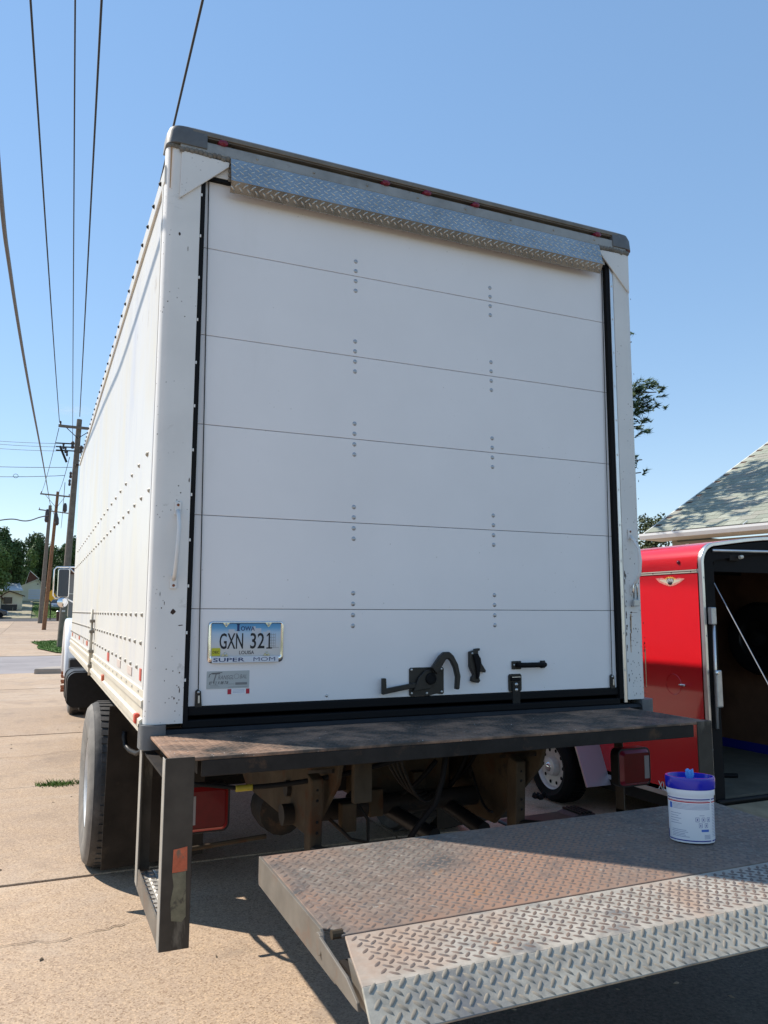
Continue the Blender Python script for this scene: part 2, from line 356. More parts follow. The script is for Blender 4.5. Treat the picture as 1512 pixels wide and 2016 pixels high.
for i in range(len(xj) - 1):
    for j in range(len(yj) - 1):
        xa, xb, ya, yb = xj[i] + .006, xj[i + 1] - .006, yj[j] + .013, yj[j + 1] - .013
        if xa > 2 and xa < 3: xs = [xa, 2.8, 3.2, 3.6, 4.0, 5, xb]
        else: xs = [xa, (xa + xb) / 2, xb]
        tilt = .0 if j % 2 else .004
        n = len(xs); b = MB()
        for y in (ya, yb):
            for x in xs: b.v.append((x, y + (random.random() - .5) * .004 + (.012 * (x / 5) if j == 4 else 0) * 0, gz(x, y) + tilt))
        for y in (ya, yb):
            for x in xs: b.v.append((x, y, gz(x, y) + tilt - .1))
        b.f = [(k, k + 1, n + k + 1, n + k) for k in range(n - 1)] + [(2 * n + k + 1, 2 * n + k, k, k + 1)[::1] for k in range(n - 1)] \
            + [(n + k, n + k + 1, 3 * n + k + 1, 3 * n + k) for k in range(n - 1)] + [(0, n, 3 * n, 2 * n), (n - 1, 3 * n - 1, 4 * n - 1, 2 * n - 1)]
        b.build('slab', M['concrete'], pav, bevel=.004)
MB().prism([(1.42, -14), (1.40, -.42), (2.3, -.36), (9, -.3), (9, -14)], 2, -.05, .004).build('dark_ground_sheet', mat('dark_ground', (.078, .068, .052), .95, var=(60, .45), alt=[((.12, .105, .08), 3, .55, .2)], specks=((.20, .18, .14), 60, .12, 3), bump=(90, 1.0, .008)), kind='structure')  # thin dark speckled sheet laid over the slabs at the right
ckm = mat('crack_dirt', (.10, .07, .05), .95)
def crack(pts, w_, dens=10):
    b = MB(); P_ = []
    for a, c in zip(pts, pts[1:]):
        for i in range(dens): 
            t = i / dens; P_.append((a[0] + (c[0] - a[0]) * t + random.gauss(0, .008), a[1] + (c[1] - a[1]) * t + random.gauss(0, .012)))
    for i in range(len(P_) - 1):
        (x0, y0), (x1, y1) = P_[i], P_[i + 1]; ww = w_ * random.uniform(.3, 1); d = math.hypot(x1 - x0, y1 - y0) + 1e-6; nx, ny = -(y1 - y0) / d * ww, (x1 - x0) / d * ww
        b.add([(x0 - nx, y0 - ny, .0055), (x0 + nx, y0 + ny, .0055), (x1 + nx, y1 + ny, .0055), (x1 - nx, y1 - ny, .0055)], [(0, 1, 2, 3)])
    o = b.build('crack', ckm, fix=False, kind='structure'); return o
crack([(-1.4, .9), (-.6, 1.15), (.1, 1.0), (.5, 1.12)], .0035, 14)
crack([(-2.2, 6.2), (-1, 6.5), (-.1, 6.35), (.6, 6.6)], .004, 14)
crack([(-1.8, 3.1), (-.9, 3.35), (-.3, 3.2)], .003, 12)
crack([(-6, 31), (-2, 32.3), (.5, 31.6)], .02, 14); crack([(-5, 44), (-2, 46), (1.5, 45.2)], .03, 14); crack([(-7, 22), (-3, 23.4), (0, 22.6)], .015, 14); crack([(-7, 25.5), (-3, 25), (1, 25.8)], .015, 14); crack([(-2.6, 9.5), (-1.9, 12.5), (-1.6, 16), (-1.9, 19)], .012, 12)
# asphalt road and far concrete
sheet('road', [-60, -20, 0, 20, 60], [19.1, 27.6], -.004, M['asphalt'], kind='structure')
far = bpy.data.objects.new('far_pavement', None); COL.objects.link(far); far['kind'] = 'structure'
fx = [-40, -27, -20, -14, -8, -2.2, 2.9, 9, 16, 24]; fy = [27.6, 33.5, 40, 47, 54, 62, 72, 84, 97]
for i in range(len(fx) - 1):
    for j in range(len(fy) - 1):
        xa, xb, ya, yb = fx[i] + .012, fx[i + 1] - .012, fy[j] + .02, fy[j + 1] - .02
        b = MB(); q = [(xa, ya), (xb, ya), (xb, yb), (xa, yb)]
        b.add([(x, y, gz(x, y) + .006) for x, y in q] + [(x, y, gz(x, y) - .08) for x, y in q], [(0, 1, 2, 3), (0, 4, 5, 1), (1, 5, 6, 2), (2, 6, 7, 3), (3, 7, 4, 0)])
        b.build('slab', M['concrete'], far)
sheet('far_slab_bed', [-40, 0, 24], [27.6, 40, 60, 80, 97], -.02, bed, kind='structure')
sheet('shade_strip', [-60, -20, 0, 20, 60], [97, 100, 103.5], .0, M['treeshade'], kind='structure')  # dark strip paints the band of tree shadow across the lane
sheet('gravel_lane', [-6.6, -3, -.6], [103.5, 112, 120, 130, 140], .03, M['gravel'], kind='structure')
def grass_patch(name, poly, z, n, h, m, label):
    b = MB(); xs = [p[0] for p in poly]; ys = [p[1] for p in poly]
    def inside(x, y):
        c = False
        for i in range(len(poly)):
            (x1, y1), (x2, y2) = poly[i], poly[i - 1]
            if (y1 > y) != (y2 > y) and x < (x2 - x1) * (y - y1) / (y2 - y1) + x1: c = not c
        return c
    b.add([(x, y, gz(x, y) + z) for x, y in poly], [tuple(range(len(poly)))])
    k = 0
    while k < n:
        x, y = random.uniform(min(xs), max(xs)), random.uniform(min(ys), max(ys))
        if not inside(x, y): continue
        k += 1; a = random.random() * PI; hh = h * random.uniform(.4, 1.2); ww = h * .22
        zz = gz(x, y) + z; dx, dy = math.cos(a) * ww, math.sin(a) * ww
        b.add([(x - dx, y - dy, zz), (x + dx, y + dy, zz), (x + random.uniform(-.4, .4) * h, y + random.uniform(-.4, .4) * h, zz + hh)], [(0, 1, 2)])
    o = b.build(name, m, fix=False, kind='stuff'); o['label'] = label; return o
grass_patch('grass', [(-.25, 40.5), (.1, 36.5), (.05, 33), (.7, 29.2), (1.6, 27.9), (9, 27.9), (9, 41), (1, 42)], .05, 16000, .07, M['grass'], 'green grass verge around the nearest grey utility pole')
cb = MB(); arc = [(0.05, 18.95), (.35, 19.35), (.9, 19.6), (2.0, 19.7), (14, 19.7)]
cb.prism([(-.05, 18.75), (.25, 19.35), (.8, 19.75), (2.0, 19.9), (14, 19.9), (14, 18.7), (2, 18.7), (.8, 18.62)], 2, -.05, .135)
o = cb.build('curb', M['curb'], bevel=.03, kind='structure')
grass_patch('grass', [(.95, 18.95), (1.6, 19.5), (13.8, 19.7), (13.8, 18.85), (1.6, 18.85)], .14, 2500, .05, M['grass'], 'strip of grass on top of the curb island before the road')
# weeds in the joint
wd = MB()
for k in range(420):
    x = random.gauss(.20, .11); y = 4.72 + random.gauss(0, .05); a = random.random() * PI; h = random.uniform(.012, .05); dx, dy = .006 * math.cos(a), .006 * math.sin(a)
    if x > .45 or x < -.02: continue
    wd.add([(x - dx, y - dy, 0), (x + dx, y + dy, 0), (x + random.uniform(-.04, .04), y + random.uniform(-.04, .04), h)], [(0, 1, 2)])
tag(wd.build('weeds', M['grass'], fix=False), 'small green weeds growing from the slab joint beside the rear tyre', kind='stuff')
# litter: pebbles, twigs and dead leaves lying about
db = MB()
for k in range(120):
    x, y = random.uniform(-1.6, 3.5), random.uniform(-1.5, 9); s = random.uniform(.004, .012); a = random.random() * 6
    db.add([(x + s * 1.8 * math.cos(a), y + s * 1.8 * math.sin(a), .004), (x - s * math.sin(a), y + s * math.cos(a), .004), (x - s * 1.8 * math.cos(a), y - s * 1.8 * math.sin(a), .006), (x + s * math.sin(a), y - s * math.cos(a), .005), (x, y, .004 + s * .8)],
           [(0, 1, 4), (1, 2, 4), (2, 3, 4), (3, 0, 4)])
tag(db.build('litter', mat('litter_brown', (.20, .15, .10), .9, var=(20, .4)), fix=False), 'dry leaf bits and pebbles scattered on the concrete', kind='stuff')

# ================================================================== BOX TRUCK
T = thing('box_truck', 'big white box truck seen from its closed roll-up rear door', 'truck', (1.6, 3, 0))
XL, XR, ZF, ZT, ZP = .335, 2.872, 1.09, 3.535, 3.598
YF = 7.3
# side walls, roof, floor, front
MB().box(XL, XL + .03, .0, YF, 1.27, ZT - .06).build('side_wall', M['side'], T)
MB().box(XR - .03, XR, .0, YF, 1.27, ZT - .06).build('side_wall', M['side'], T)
MB().box(XL + .03, XR - .03, .03, YF, ZT - .06, ZT - .03).build('roof', M['side'], T)
MB().box(XL + .03, XR - .03, YF - .03, YF, 1.27, ZT - .06).build('front_wall', M['side'], T)
MB().box(XL + .03, XR - .03, .03, YF, 1.12, 1.16).build('cargo_floor', M['oldsteel'], T)
# top rail of the side with rivets
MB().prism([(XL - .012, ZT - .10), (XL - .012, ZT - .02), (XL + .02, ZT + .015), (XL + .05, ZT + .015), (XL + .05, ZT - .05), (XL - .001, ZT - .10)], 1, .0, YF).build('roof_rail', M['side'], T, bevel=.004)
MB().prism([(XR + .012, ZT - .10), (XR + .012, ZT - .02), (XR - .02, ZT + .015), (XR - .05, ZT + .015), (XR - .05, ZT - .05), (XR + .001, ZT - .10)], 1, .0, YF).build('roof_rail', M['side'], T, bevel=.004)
# lower side rail: ribbed profile
for xs, sg in ((XL, -1), (XR, 1)):
    pr = [(0, 1.27), (.006, 1.265), (.006, 1.235), (.016, 1.228), (.016, 1.205), (.008, 1.198), (.008, 1.160), (.020, 1.152), (.020, 1.125), (.010, 1.118), (.010, 1.095), (-.03, 1.09), (-.03, 1.27)]
    MB().prism([(xs + sg * a, z) for a, z in pr], 1, .02, YF).build('floor_rail', M['siderail'], T)
# rivets on the side wall: rows that can be picked apart near the rear
riv = MB().dome((0, 0, 0), .0125, .009, (-1, 0, 0), 8).mesh('rivet'); riv.materials.append(M['sriv'])
small = MB()
def rivrow(z, y0, y1, st, n_big=12, r=1):
    y = y0; k = 0
    while y < y1:
        zz = z(y) if callable(z) else z
        inst(riv, 'rivet', (XL - .001, y, zz), T) if False else small.dome((XL - .0005, y, zz), .0115 * r, .010 * r, (-1, 0, 0), 7)
        y += st; k += 1
for z in (1.572, 1.452): rivrow(z, .22, YF, .215)
rivrow(1.252, .2, YF, .24); rivrow(1.345, .33, YF, .24)
rivrow(1.18, .15, YF, .19, r=.7); rivrow(1.14, .2, YF, .19, r=.7)
rivrow(lambda y: 2.285 - (y - .25) * .0 if y < .5 else 2.285, .26, .5, .3)
y = .33
for k in range(22): small.dome((XL - .0005, .28 + k * .30, 2.285), .0115, .010, (-1, 0, 0), 7)
for k in range(26): small.dome((XL - .0005, .16 + k * .27, 2.105), .0115, .010, (-1, 0, 0), 7)
for k in range(26): small.dome((XL - .0005, .30 + k * .27, 1.86), .0115, .010, (-1, 0, 0), 7) if k > 30 else None
for k in range(14): small.dome((XL - .0005, .085, 1.33 + k * .165), .009, .006, (-1, 0, 0), 7)
o = small.build('wall_rivets', M['sriv'], T, smooth=True, kind='stuff')
tr = MB()
for k in range(34): tr.dome((XL - .0125, .1 + k * .215, ZT - .055), .011, .012, (-1, 0, 0), 6)
tr.build('rail_rivets', M['oldsteel'], T, smooth=True, kind='stuff')
# panel seams on the side
for ys in ():
    MB().box(XL - .0025, XL, ys, ys + .03, 1.27, ZT - .1).build('wall_seam', M['side'], T)
# vertical tie rod with brackets on the side wall
y0 = 3.18
MB().tube([(XL - .02, y0, 1.10), (XL - .02, y0, 1.60)], .011, 8).build('latch_rod', M['siderail'], T, smooth=True)
for z in (1.16, 1.27, 1.42, 1.50): MB().box(XL - .035, XL, y0 - .045, y0 + .04, z, z + .022).build('rod_bracket', M['edge'], T, bevel=.003)
# reflectors on side (red and white conspicuity pieces)
for yy, z, c, wd_ in ((.17, 1.325, 'redfl', .05), (.52, 1.31, 'reflw', .18), (1.05, 1.31, 'reflw', .18), (1.75, 1.315, 'redfl', .12), (3.9, 1.31, 'orange', .2), (4.5, 1.31, 'reflw', .15), (5.2, 1.32, 'orange', .2), (6.1, 1.31, 'reflw', .2), (6.8, 1.31, 'orange', .2)):
    MB().box(XL - .004, XL, yy, yy + wd_, z - .018 - (.012 if c == 'redfl' else 0), z + .02).build('side_reflector', M[c], T)
MB().box(XL - .03, XL - .008, .10, .145, 1.13, 1.17).build('side_marker_light', M['redfl'], T, bevel=.006)
MB().box(XL - .022, XL - .003, 1.95, 2.03, 1.15, 1.19).build('side_marker_light', M['orange'], T, bevel=.006)
# ---- rear frame
def rpost(x0, x1, outer):
    r = .045; pts = []
    if outer < 0:
        pts = [(x1, -.03), (x1, .03), (x0, .03)] + [(x0 + r - r * math.cos(a), -.03 + r - r * math.sin(a)) for a in [i * PI / 2 / 7 for i in range(8)]]
    else:
        pts = [(x0, .03), (x0, -.03)] + [(x1 - r + r * math.sin(a), -.03 + r - r * math.cos(a)) for a in [i * PI / 2 / 7 for i in range(8)]] + [(x1, .03)]
    return MB().prism(pts, 2, 1.14, ZP)
rpost(XL - .008, .477, -1).build('rear_post', M['post'], T, smooth='auto')
rpost(2.746, XR + .005, 1).build('rear_post', M['post'], T, smooth='auto', label='white rear post with rust spots and chipped paint')
# seam strip covering side wall edge
MB().box(XL - .011, XL - .001, .03, .062, 1.27, ZT - .1).build('corner_strip', M['side'], T, bevel=.003)
chp = MB()
def chip(x, z, w_, h_, y=-.0306):
    n = 7; pts = [(x + w_ * math.cos(2 * PI * i / n) * random.uniform(.5, 1.1), z + h_ * math.sin(2 * PI * i / n) * random.uniform(.5, 1.1)) for i in range(n)]
    chp.v += [(a, y, c) for a, c in pts]; i0 = len(chp.v) - n; chp.f.append(tuple(range(i0, i0 + n)))
for x, z, w_, h_ in ((.392, 3.20, .006, .012), (.43, 3.14, .002, .012), (.40, 2.0, .002, .003), (.37, 1.655, .002, .010), (.388, 1.62, .002, .012), (.377, 1.60, .003, .004), (.425, 1.585, .012, .012), (.455, 1.53, .012, .003), (.47, 2.13, .003, .01), (.36, 1.44, .002, .003), (.44, 1.24, .004, .006), (.452, 1.22, .003, .005), (.40, 1.31, .002, .003), (.46, 1.27, .003, .012)): chip(x, z, w_, h_)
for k in range(70):
    z = 1.16 + random.random() ** 1.6 * 1.0; chip(random.uniform(2.765, 2.865), z, random.uniform(.001, .0035), random.uniform(.0015, .006))
for k in range(26): chip(2.868 + random.uniform(-.006, .003), random.uniform(1.38, 1.46) if k % 2 else random.uniform(1.15, 3.5), .003, random.uniform(.003, .008))
for k in range(22): chip(2.752 + random.uniform(-.003, .006), random.uniform(1.2, 1.9), random.uniform(.002, .004), random.uniform(.005, .02))
for z, h_ in ((1.52, .035), (1.555, .02), (1.46, .03), (1.49, .02)): chip(2.778 + random.uniform(-.003, .004), z, .003, h_)
chip(2.786, 1.588, .012, .006); chip(2.81, 1.587, .02, .0012)
chp.build('paint_chips', mat('bare_rusty_chip', (.045, .025, .018), .8), T, kind='stuff', fix=False)
st_ = MB()
for x, z, h_ in ((2.783, 1.53, .05), (2.776, 1.43, .05), (2.87, 1.3, .1), (.345, 3.5, .1)):
    st_.add([(x - .004, -.0304, z + h_), (x + .004, -.0304, z + h_), (x + .002, -.0304, z - h_), (x - .002, -.0304, z - h_)], [(0, 1, 2, 3)])
st_.build('rust_streaks', mat('rust_streak', (.42, .26, .14), .6), T, kind='stuff', fix=False)
# black seals
MB().box(.479, .498, -.026, .012, 1.125, 3.52).build('door_seal', M['rubber'], T)
MB().box(2.700, 2.722, -.022, .012, 1.118, 3.52).build('door_seal', M['rubber'], T)
MB().box(2.7235, 2.7445, -.028, .02, 1.125, 3.50).build('jamb_strip', M['alu2'], T, bevel=.002)
MB().box(.50, 2.70, -.020, .012, 3.485, 3.50).build('door_seal', M['rubber'], T)
cl = MB().box(-.0025, .0035, -.003, .002, -.006, .006).mesh('seal_clip'); cl.materials.append(M['gutter'])
for k in range(12): inst(cl, 'seal_clip', (.481, -.027, 3.40 - k * .19), T)
for k in range(12): inst(cl, 'seal_clip', (2.734, -.030, 3.38 - k * .19), T, scale=(.7, .7, .7))
# ---- door panels
zs = [1.200, 1.597, 1.990, 2.381, 2.777, 3.173, 3.52]
xr1, xr2 = 1.2215, 1.9657
dr = MB().dome((0, 0, 0), .0105, .004, (0, -1, 0), 12).mesh('rivet'); dr.materials.append(M['rivet']); dr.polygons.foreach_set('use_smooth', [True] * len(dr.polygons))
for k in range(6):
    p = MB().box(.5, 2.698, 0, .018, zs[k] + .0012, zs[k + 1] - .0012).build('door_panel', M['white'], T, bevel=.0012, seg=1)
    for xx in (xr1, xr2):
        for dz in (.025, .073):
            if k > 0: inst(dr, 'rivet', (xx, 0, zs[k] + dz), p)
            if k < 5: inst(dr, 'rivet', (xx, 0, zs[k + 1] - dz), p)
MB().box(.5, 2.698, .019, .03, 1.19, 3.52).build('door_backing', M['blackm'], T)
MB().box(.5, 2.70, -.012, .022, 1.165, 1.199).build('bottom_seal', M['rubber'], T, bevel=.004)
MB().box(.478, 2.745, -.022, .05, 1.118, 1.148).build('sill', M['rubber'], T, bevel=.004)
MB().box(.479, 2.76, .03, .12, 1.14, 1.20).build('sill_gap', M['blk'], T)
for x, xb in ((.514, .540), (2.688, 2.664)):
    MB().tube([(x, -.006, 3.50), (xb, -.008, 1.25)], .0022, 6).build('lift_cable', M['blackm'], T)
    a = MB().prism([(xb - .012, 1.197), (xb + .016, 1.197), (xb + .011, 1.262), (xb - .004, 1.270), (xb - .012, 1.262)], 1, -.012, -.001).build('cable_bracket', M['latch'], T, bevel=.002)
    MB().box(xb - .002, xb + .005, -.018, -.012, 1.215, 1.245).build('clamp', M['bolt'], a)
    MB().dome((xb, -.012, 1.258), .006, .004, (0, -1, 0)).build('bolt', M['bolt'], a)
MB().dome((1.10, 0, 1.222), .008, .005, (0, -1, 0)).build('panel_bolt', M['bolt'], T)
# ---- header
HB = ZT - .12
MB().box(.478, 2.745, -.02, .03, 3.501, 3.588).build('header_panel', M['post'], T, bevel=.003)
MB().box(.38, 2.83, -.046, .03, 3.592, 3.642).build('header_beam', M['header'], T, bevel=.004)
for k in range(8): MB().dome((.72 + k * .27, -.046, 3.618), .007, .006, (0, -1, 0)).build('bolt', M['header'], T)
MB().box(.44, 2.78, -.012, .03, 3.643, 3.668).build('light_channel', M['recess'], T)
MB().prism([(-.046, 3.669), (-.046, 3.688), (-.03, 3.703), (.06, 3.703), (.06, 3.669)], 0, .43, 2.78).build('roof_cap', M['brownrail'], T, bevel=.003)
MB().box(.44, 2.78, -.040, -.0125, 3.664, 3.668).build('channel_lip', M['edge'], T)
def corner_cap(x0, x1, sg):
    b = MB(); n = 6
    rows = []
    for z, ins in ((3.606, 0), (3.665, .004), (3.692, .014), (3.706, .04)):
        r = .05; pts = []
        lo, hi = x0 + (ins if sg < 0 else 0), x1 - (ins if sg > 0 else 0); yf = -.052 + ins * .7
        if sg < 0: pts = [(hi, .08), (hi, yf)] + [(lo + r - r * math.sin(a), yf + r - r * math.cos(a)) for a in [i * PI / 2 / n for i in range(n + 1)]] + [(lo, .08)]
        else: pts = [(lo, .08), (lo, yf)] + [(hi - r + r * math.sin(a), yf + r - r * math.cos(a)) for a in [i * PI / 2 / n for i in range(n + 1)]] + [(hi, .08)]
        rows.append([(x, y, z) for x, y in pts])
    m = len(rows[0]); b.v = [q for r_ in rows for q in r_]
    b.f = [(i * m + k, i * m + (k + 1) % m, (i + 1) * m + (k + 1) % m, (i + 1) * m + k) for i in range(3) for k in range(m)] + [tuple(range(m)), tuple(range(3 * m, 4 * m))]
    return b.build('corner_cap', M['cap'], T, smooth='auto', bevel=.002)
corner_cap(XL - .012, .495, -1); corner_cap(2.735, XR + .012, 1)
# ragged caulk under the caps
ck = MB()
for x in np.arange(.39, .64, .02): ck.dome((x, -.038, 3.588 + random.uniform(-.006, .006)), .015, .012, (0, -1, 0), 6)
for x in np.arange(XL + .0, .42, .015): ck.dome((x, -.032, 3.600 + random.uniform(-.004, .004)), .013, .008, (0, -1, 0), 6)
for x in np.arange(2.64, 2.86, .02): ck.dome((x, -.038, 3.588 + random.uniform(-.006, .006)), .017, .012, (0, -1, 0), 6)
for z in np.arange(3.50, 3.58, .02): ck.dome((.604, -.025, z), .011, .012, (0, -1, 0), 6); ck.dome((2.648, -.025, z), .011, .012, (0, -1, 0), 6)
ck.build('caulk', M['caulk'], T, smooth=True, kind='stuff')
MB().prism([(.389, 3.580), (.597, 3.573), (.595, 3.552), (.386, 3.359)], 1, -.040, -.031).build('corner_gusset', M['post'], T, bevel=.002)
MB().prism([(2.850, 3.578), (2.655, 3.573), (2.655, 3.553), (2.848, 3.355)], 1, -.040, -.031).build('corner_gusset', M['post'], T, bevel=.002)
# marker lights in channel
for u in (438, 757, 838, 933, 1172):
    p = P(1, -.03, u, {438: 281, 757: 358, 838: 380, 933: 401, 1172: 460}[u])
    b = MB().lathe([(.004, -.040), (.015, -.034), (.018, -.010), (.017, .01)], (p.x, -.02, 3.652), 1, 14, True, 1.4, .85)
    m_ = b.build('roof_marker_light', M['redlens2'], T, smooth='auto')
    MB().tube([(p.x + .02, -.016, 3.648), (p.x + .05, -.02, 3.655), (p.x + .085, -.017, 3.647), (p.x + .11, -.015, 3.650)], .004, 6).build('wire', M['blackm'], m_)
# ---- diamond plate fascia (folded outward)
def lugs(x0, x1, rows, f, L=.030, W=.0085, H=.003, pitch=.034, b=None, t0=.5):
    """raised treads: f(s, t) -> point, normal, dir_s, dir_t ; rows in metres of t"""
    b = b or MB(); t = pitch * t0; j = 0
    while t < rows - pitch * .25:
        s = x0 + pitch * (.5 if j % 2 else 0) + pitch * .3; k = j
        while s < x1 - pitch * .3:
            p, n, ds, dt = f(s, t); a = (PI / 4 if (j % 2) else -PI / 4) + .0
            # alternate along the row
            d = ds * math.cos(a) + dt * math.sin(a); e = n.cross(d)
            base = len(b.v)
            hw = L * .5
            for q, ww, h in ((-1, 0, 0), (-.55, 1, 0), (0, 1.18, 0), (.55, 1, 0), (1, 0, 0), (.55, -1, 0), (0, -1.18, 0), (-.55, -1, 0), (-.62, 0, 1), (.62, 0, 1)):
                b.v.append(tuple(p + d * (q * hw) + e * (ww * W * .5) + n * (h * H)))
            for q in ((0, 7, 8), (7, 6, 8), (6, 9, 8), (6, 5, 9), (5, 4, 9), (4, 3, 9), (3, 2, 9), (2, 8, 9), (2, 1, 8), (1, 0, 8)):
                b.f.append(tuple(base + i for i in q))
            s += pitch; k += 1
        t += pitch * .5; j += 1
    return b
V = Vector
fa = MB().prism([(-.050, 3.590), (-.077, 3.472), (-.050, 3.428), (-.046, 3.428), (-.072, 3.472), (-.0465, 3.590)], 0, .600, 2.640).build('fascia_plate', M['alu'], T)
def ff(z0, z1, y0, y1):
    d = V((0, y1 - y0, z1 - z0)); Ln = d.length; d.normalize(); n = d.cross(V((1, 0, 0))); n = n if n.y < 0 else -n
    return (lambda s, t: (V((s, y0, z0)) + d * t, n, V((1, 0, 0)), d)), Ln
f1, l1 = ff(3.472, 3.590, -.077, -.050); f2, l2 = ff(3.428, 3.472, -.050, -.077)
b = lugs(.60, 2.64, l1, f1, .031, .007, .004, .036); lugs(.60, 2.64, l2, f2, .031, .007, .0055, .036, b)
b.build('tread_pattern', M['alu'], fa, smooth=True, kind='stuff', fix=False)
# ---- grab handles
def grab(x0, z1, z0, x1, z2_, bulge, name='grab_handle'):
    h = MB().tube([(x0, -.034, z1 - .03), (x0, -.06, z1 - .055), (x0 + bulge * .7, -.085, z1 - .10), ((x0 + x1) / 2 + bulge, -.09, (z1 + z0) / 2), (x1 + bulge * .7, -.085, z0 + .10), (x1, -.06, z0 + .055), (x1, -.034, z0 + .03)], .0085, 10).build(name, M['post'], T, smooth=True)
    for x, z in ((x0, z1 - .02), (x1, z0 + .02)):
        q = MB().box(x - .014, x + .014, -.037, -.031, z - .028, z + .028).build('flange', M['post'], h, bevel=.003)
        for dz in (-.014, .014):
            MB().dome((x, -.037, z + dz), .006, .004, (0, -1, 0)).build('screw', M['rust'], h)
grab(.428, 2.028, 1.685, .421, 0, .0)
grab(2.795, 2.022, 1.69, 2.796, 0, .012)
# ---- door lock hardware
L1 = MB().prism([(1.50, 1.325), (1.507, 1.332), (1.672, 1.332), (1.679, 1.325), (1.679, 1.213), (1.672, 1.206), (1.64, 1.210), (1.60, 1.202), (1.56, 1.203), (1.507, 1.203), (1.50, 1.21)], 1, -.006, -.0005).build('door_lock', M['latch'], T, bevel=.0015)
MB().prism([(1.515, 1.225), (1.60, 1.235), (1.640, 1.262), (1.628, 1.302), (1.604, 1.322), (1.575, 1.318), (1.54, 1.285)], 1, -.020, -.006).build('cam_plate', M['latch'], L1, bevel=.003)
MB().lathe([(.028, 0), (.026, -.008), (.019, -.010), (.019, -.007), (.0, -.007)], (1.604, -.020, 1.281), 1, 20, False).build('pivot_cap', M['rubber'], L1, smooth='auto')
MB().prism([(1.353, 1.222), (1.357, 1.218), (1.52, 1.243), (1.52, 1.266), (1.375, 1.245), (1.373, 1.290), (1.353, 1.290)], 1, -.032, -.016).build('lock_arm', M['latch'], L1, bevel=.003)
hk = []
for a in np.linspace(150, -30, 16): hk.append((1.690 + .052 * math.cos(math.radians(a)), 1.372 + .038 * math.sin(math.radians(a))))
inner = [(1.612, 1.318), (1.632, 1.352)] 
out_ = [(1.598, 1.332), (1.640, 1.385), (1.662, 1.402), (1.690, 1.403), (1.712, 1.385), (1.735, 1.345), (1.748, 1.290), (1.742, 1.235), (1.738, 1.228), (1.722, 1.230), (1.726, 1.285), (1.716, 1.325), (1.700, 1.356), (1.686, 1.370), (1.672, 1.368), (1.640, 1.322), (1.625, 1.300)]
MB().prism(out_, 1, -.046, -.022).build('lock_handle', M['latch'], L1, bevel=.004)
for x, z in ((1.512, 1.322), (1.512, 1.216), (1.668, 1.322), (1.668, 1.218), (1.59, 1.214)): MB().dome((x, -.006, z), .006, .003, (0, -1, 0)).build('screw', M['bolt'], L1)
L2 = MB().prism([(1.812, 1.400), (1.84, 1.406), (1.840, 1.412), (1.868, 1.416), (1.868, 1.405), (1.858, 1.403), (1.858, 1.385), (1.872, 1.370), (1.876, 1.345), (1.900, 1.310), (1.897, 1.300), (1.868, 1.305), (1.862, 1.280), (1.868, 1.262), (1.858, 1.252), (1.84, 1.256), (1.820, 1.262), (1.822, 1.278), (1.832, 1.29), (1.820, 1.312), (1.812, 1.33)], 1, -.022, -.0005).build('latch_bracket', M['latch'], T, bevel=.003)
MB().prism([(1.826, 1.385), (1.852, 1.392), (1.866, 1.352), (1.858, 1.285), (1.846, 1.27), (1.842, 1.32)], 1, -.034, -.022).build('latch_tongue', M['rubber'], L2, bevel=.003)
MB().dome((1.825, -.022, 1.392), .005, .003, (0, -1, 0)).build('screw', M['bolt'], L2)
L3 = MB().box(2.055, 2.110, -.008, -.0005, 1.310, 1.350).build('pull_handle', M['latch'], T, bevel=.005)
MB().box(2.222, 2.252, -.008, -.0005, 1.312, 1.349).build('flange', M['latch'], L3, bevel=.004)
MB().tube([(2.085, -.006, 1.331), (2.095, -.034, 1.331), (2.115, -.042, 1.331), (2.205, -.042, 1.331), (2.228, -.034, 1.331), (2.236, -.006, 1.331)], .0125, 10).build('grip', M['rubber'], L3, smooth=True)
MB().dome((2.068, -.008, 1.331), .005, .003, (0, -1, 0)).build('screw', M['bolt'], L3)
L4 = MB().prism([(2.035, 1.280), (2.042, 1.288), (2.103, 1.288), (2.110, 1.280), (2.110, 1.212), (2.103, 1.204), (2.042, 1.204), (2.035, 1.212)], 1, -.007, -.0005).build('latch_box', M['latch'], T, bevel=.002)
MB().box(2.047, 2.098, -.016, -.007, 1.255, 1.278).build('slot', M['rubber'], L4, bevel=.003)
MB().box(2.048, 2.097, -.0175, -.0163, 1.2715, 1.2755).build('slot_edge', M['bolt'], L4)
MB().box(2.052, 2.096, -.014, -.007, 1.12, 1.25).build('hasp', M['blackm'], L4, bevel=.002)
for z in (1.238, 1.212): MB().dome((2.075, -.014, z), .009, .005, (0, -1, 0), 10).build('bolt', M['bolt'], L4, smooth=True)
# ---- licence plate
def rrect(x0, x1, z0, z1, r, n=5):
    pts = []
    for cx, cz, a0 in ((x1 - r, z1 - r, 0), (x0 + r, z1 - r, 90), (x0 + r, z0 + r, 180), (x1 - r, z0 + r, 270)):
        for i in range(n + 1):
            a = math.radians(a0 + 90 * i / n); pts.append((cx + r * math.cos(a), cz + r * math.sin(a)))
    return pts
pm = bpy.data.materials.new('plate_print'); pm.use_nodes = True; ntp = pm.node_tree; pb = ntp.nodes['Principled BSDF']
sp = N(ntp, 'ShaderNodeSeparateXYZ'); ntp.links.new(N(ntp, 'ShaderNodeNewGeometry').outputs['Position'], sp.inputs[0])
mr = N(ntp, 'ShaderNodeMapRange'); mr.inputs[1].default_value = 1.425; mr.inputs[2].default_value = 1.540; ntp.links.new(sp.outputs[2], mr.inputs[0])
cc_ = ramp(ntp, mr.outputs[0], [(0, (.60, .58, .56)), (.25, (.55, .58, .62)), (.62, (.42, .56, .70)), (.8, (.13, .36, .60)), (1, (.05, .24, .50))])
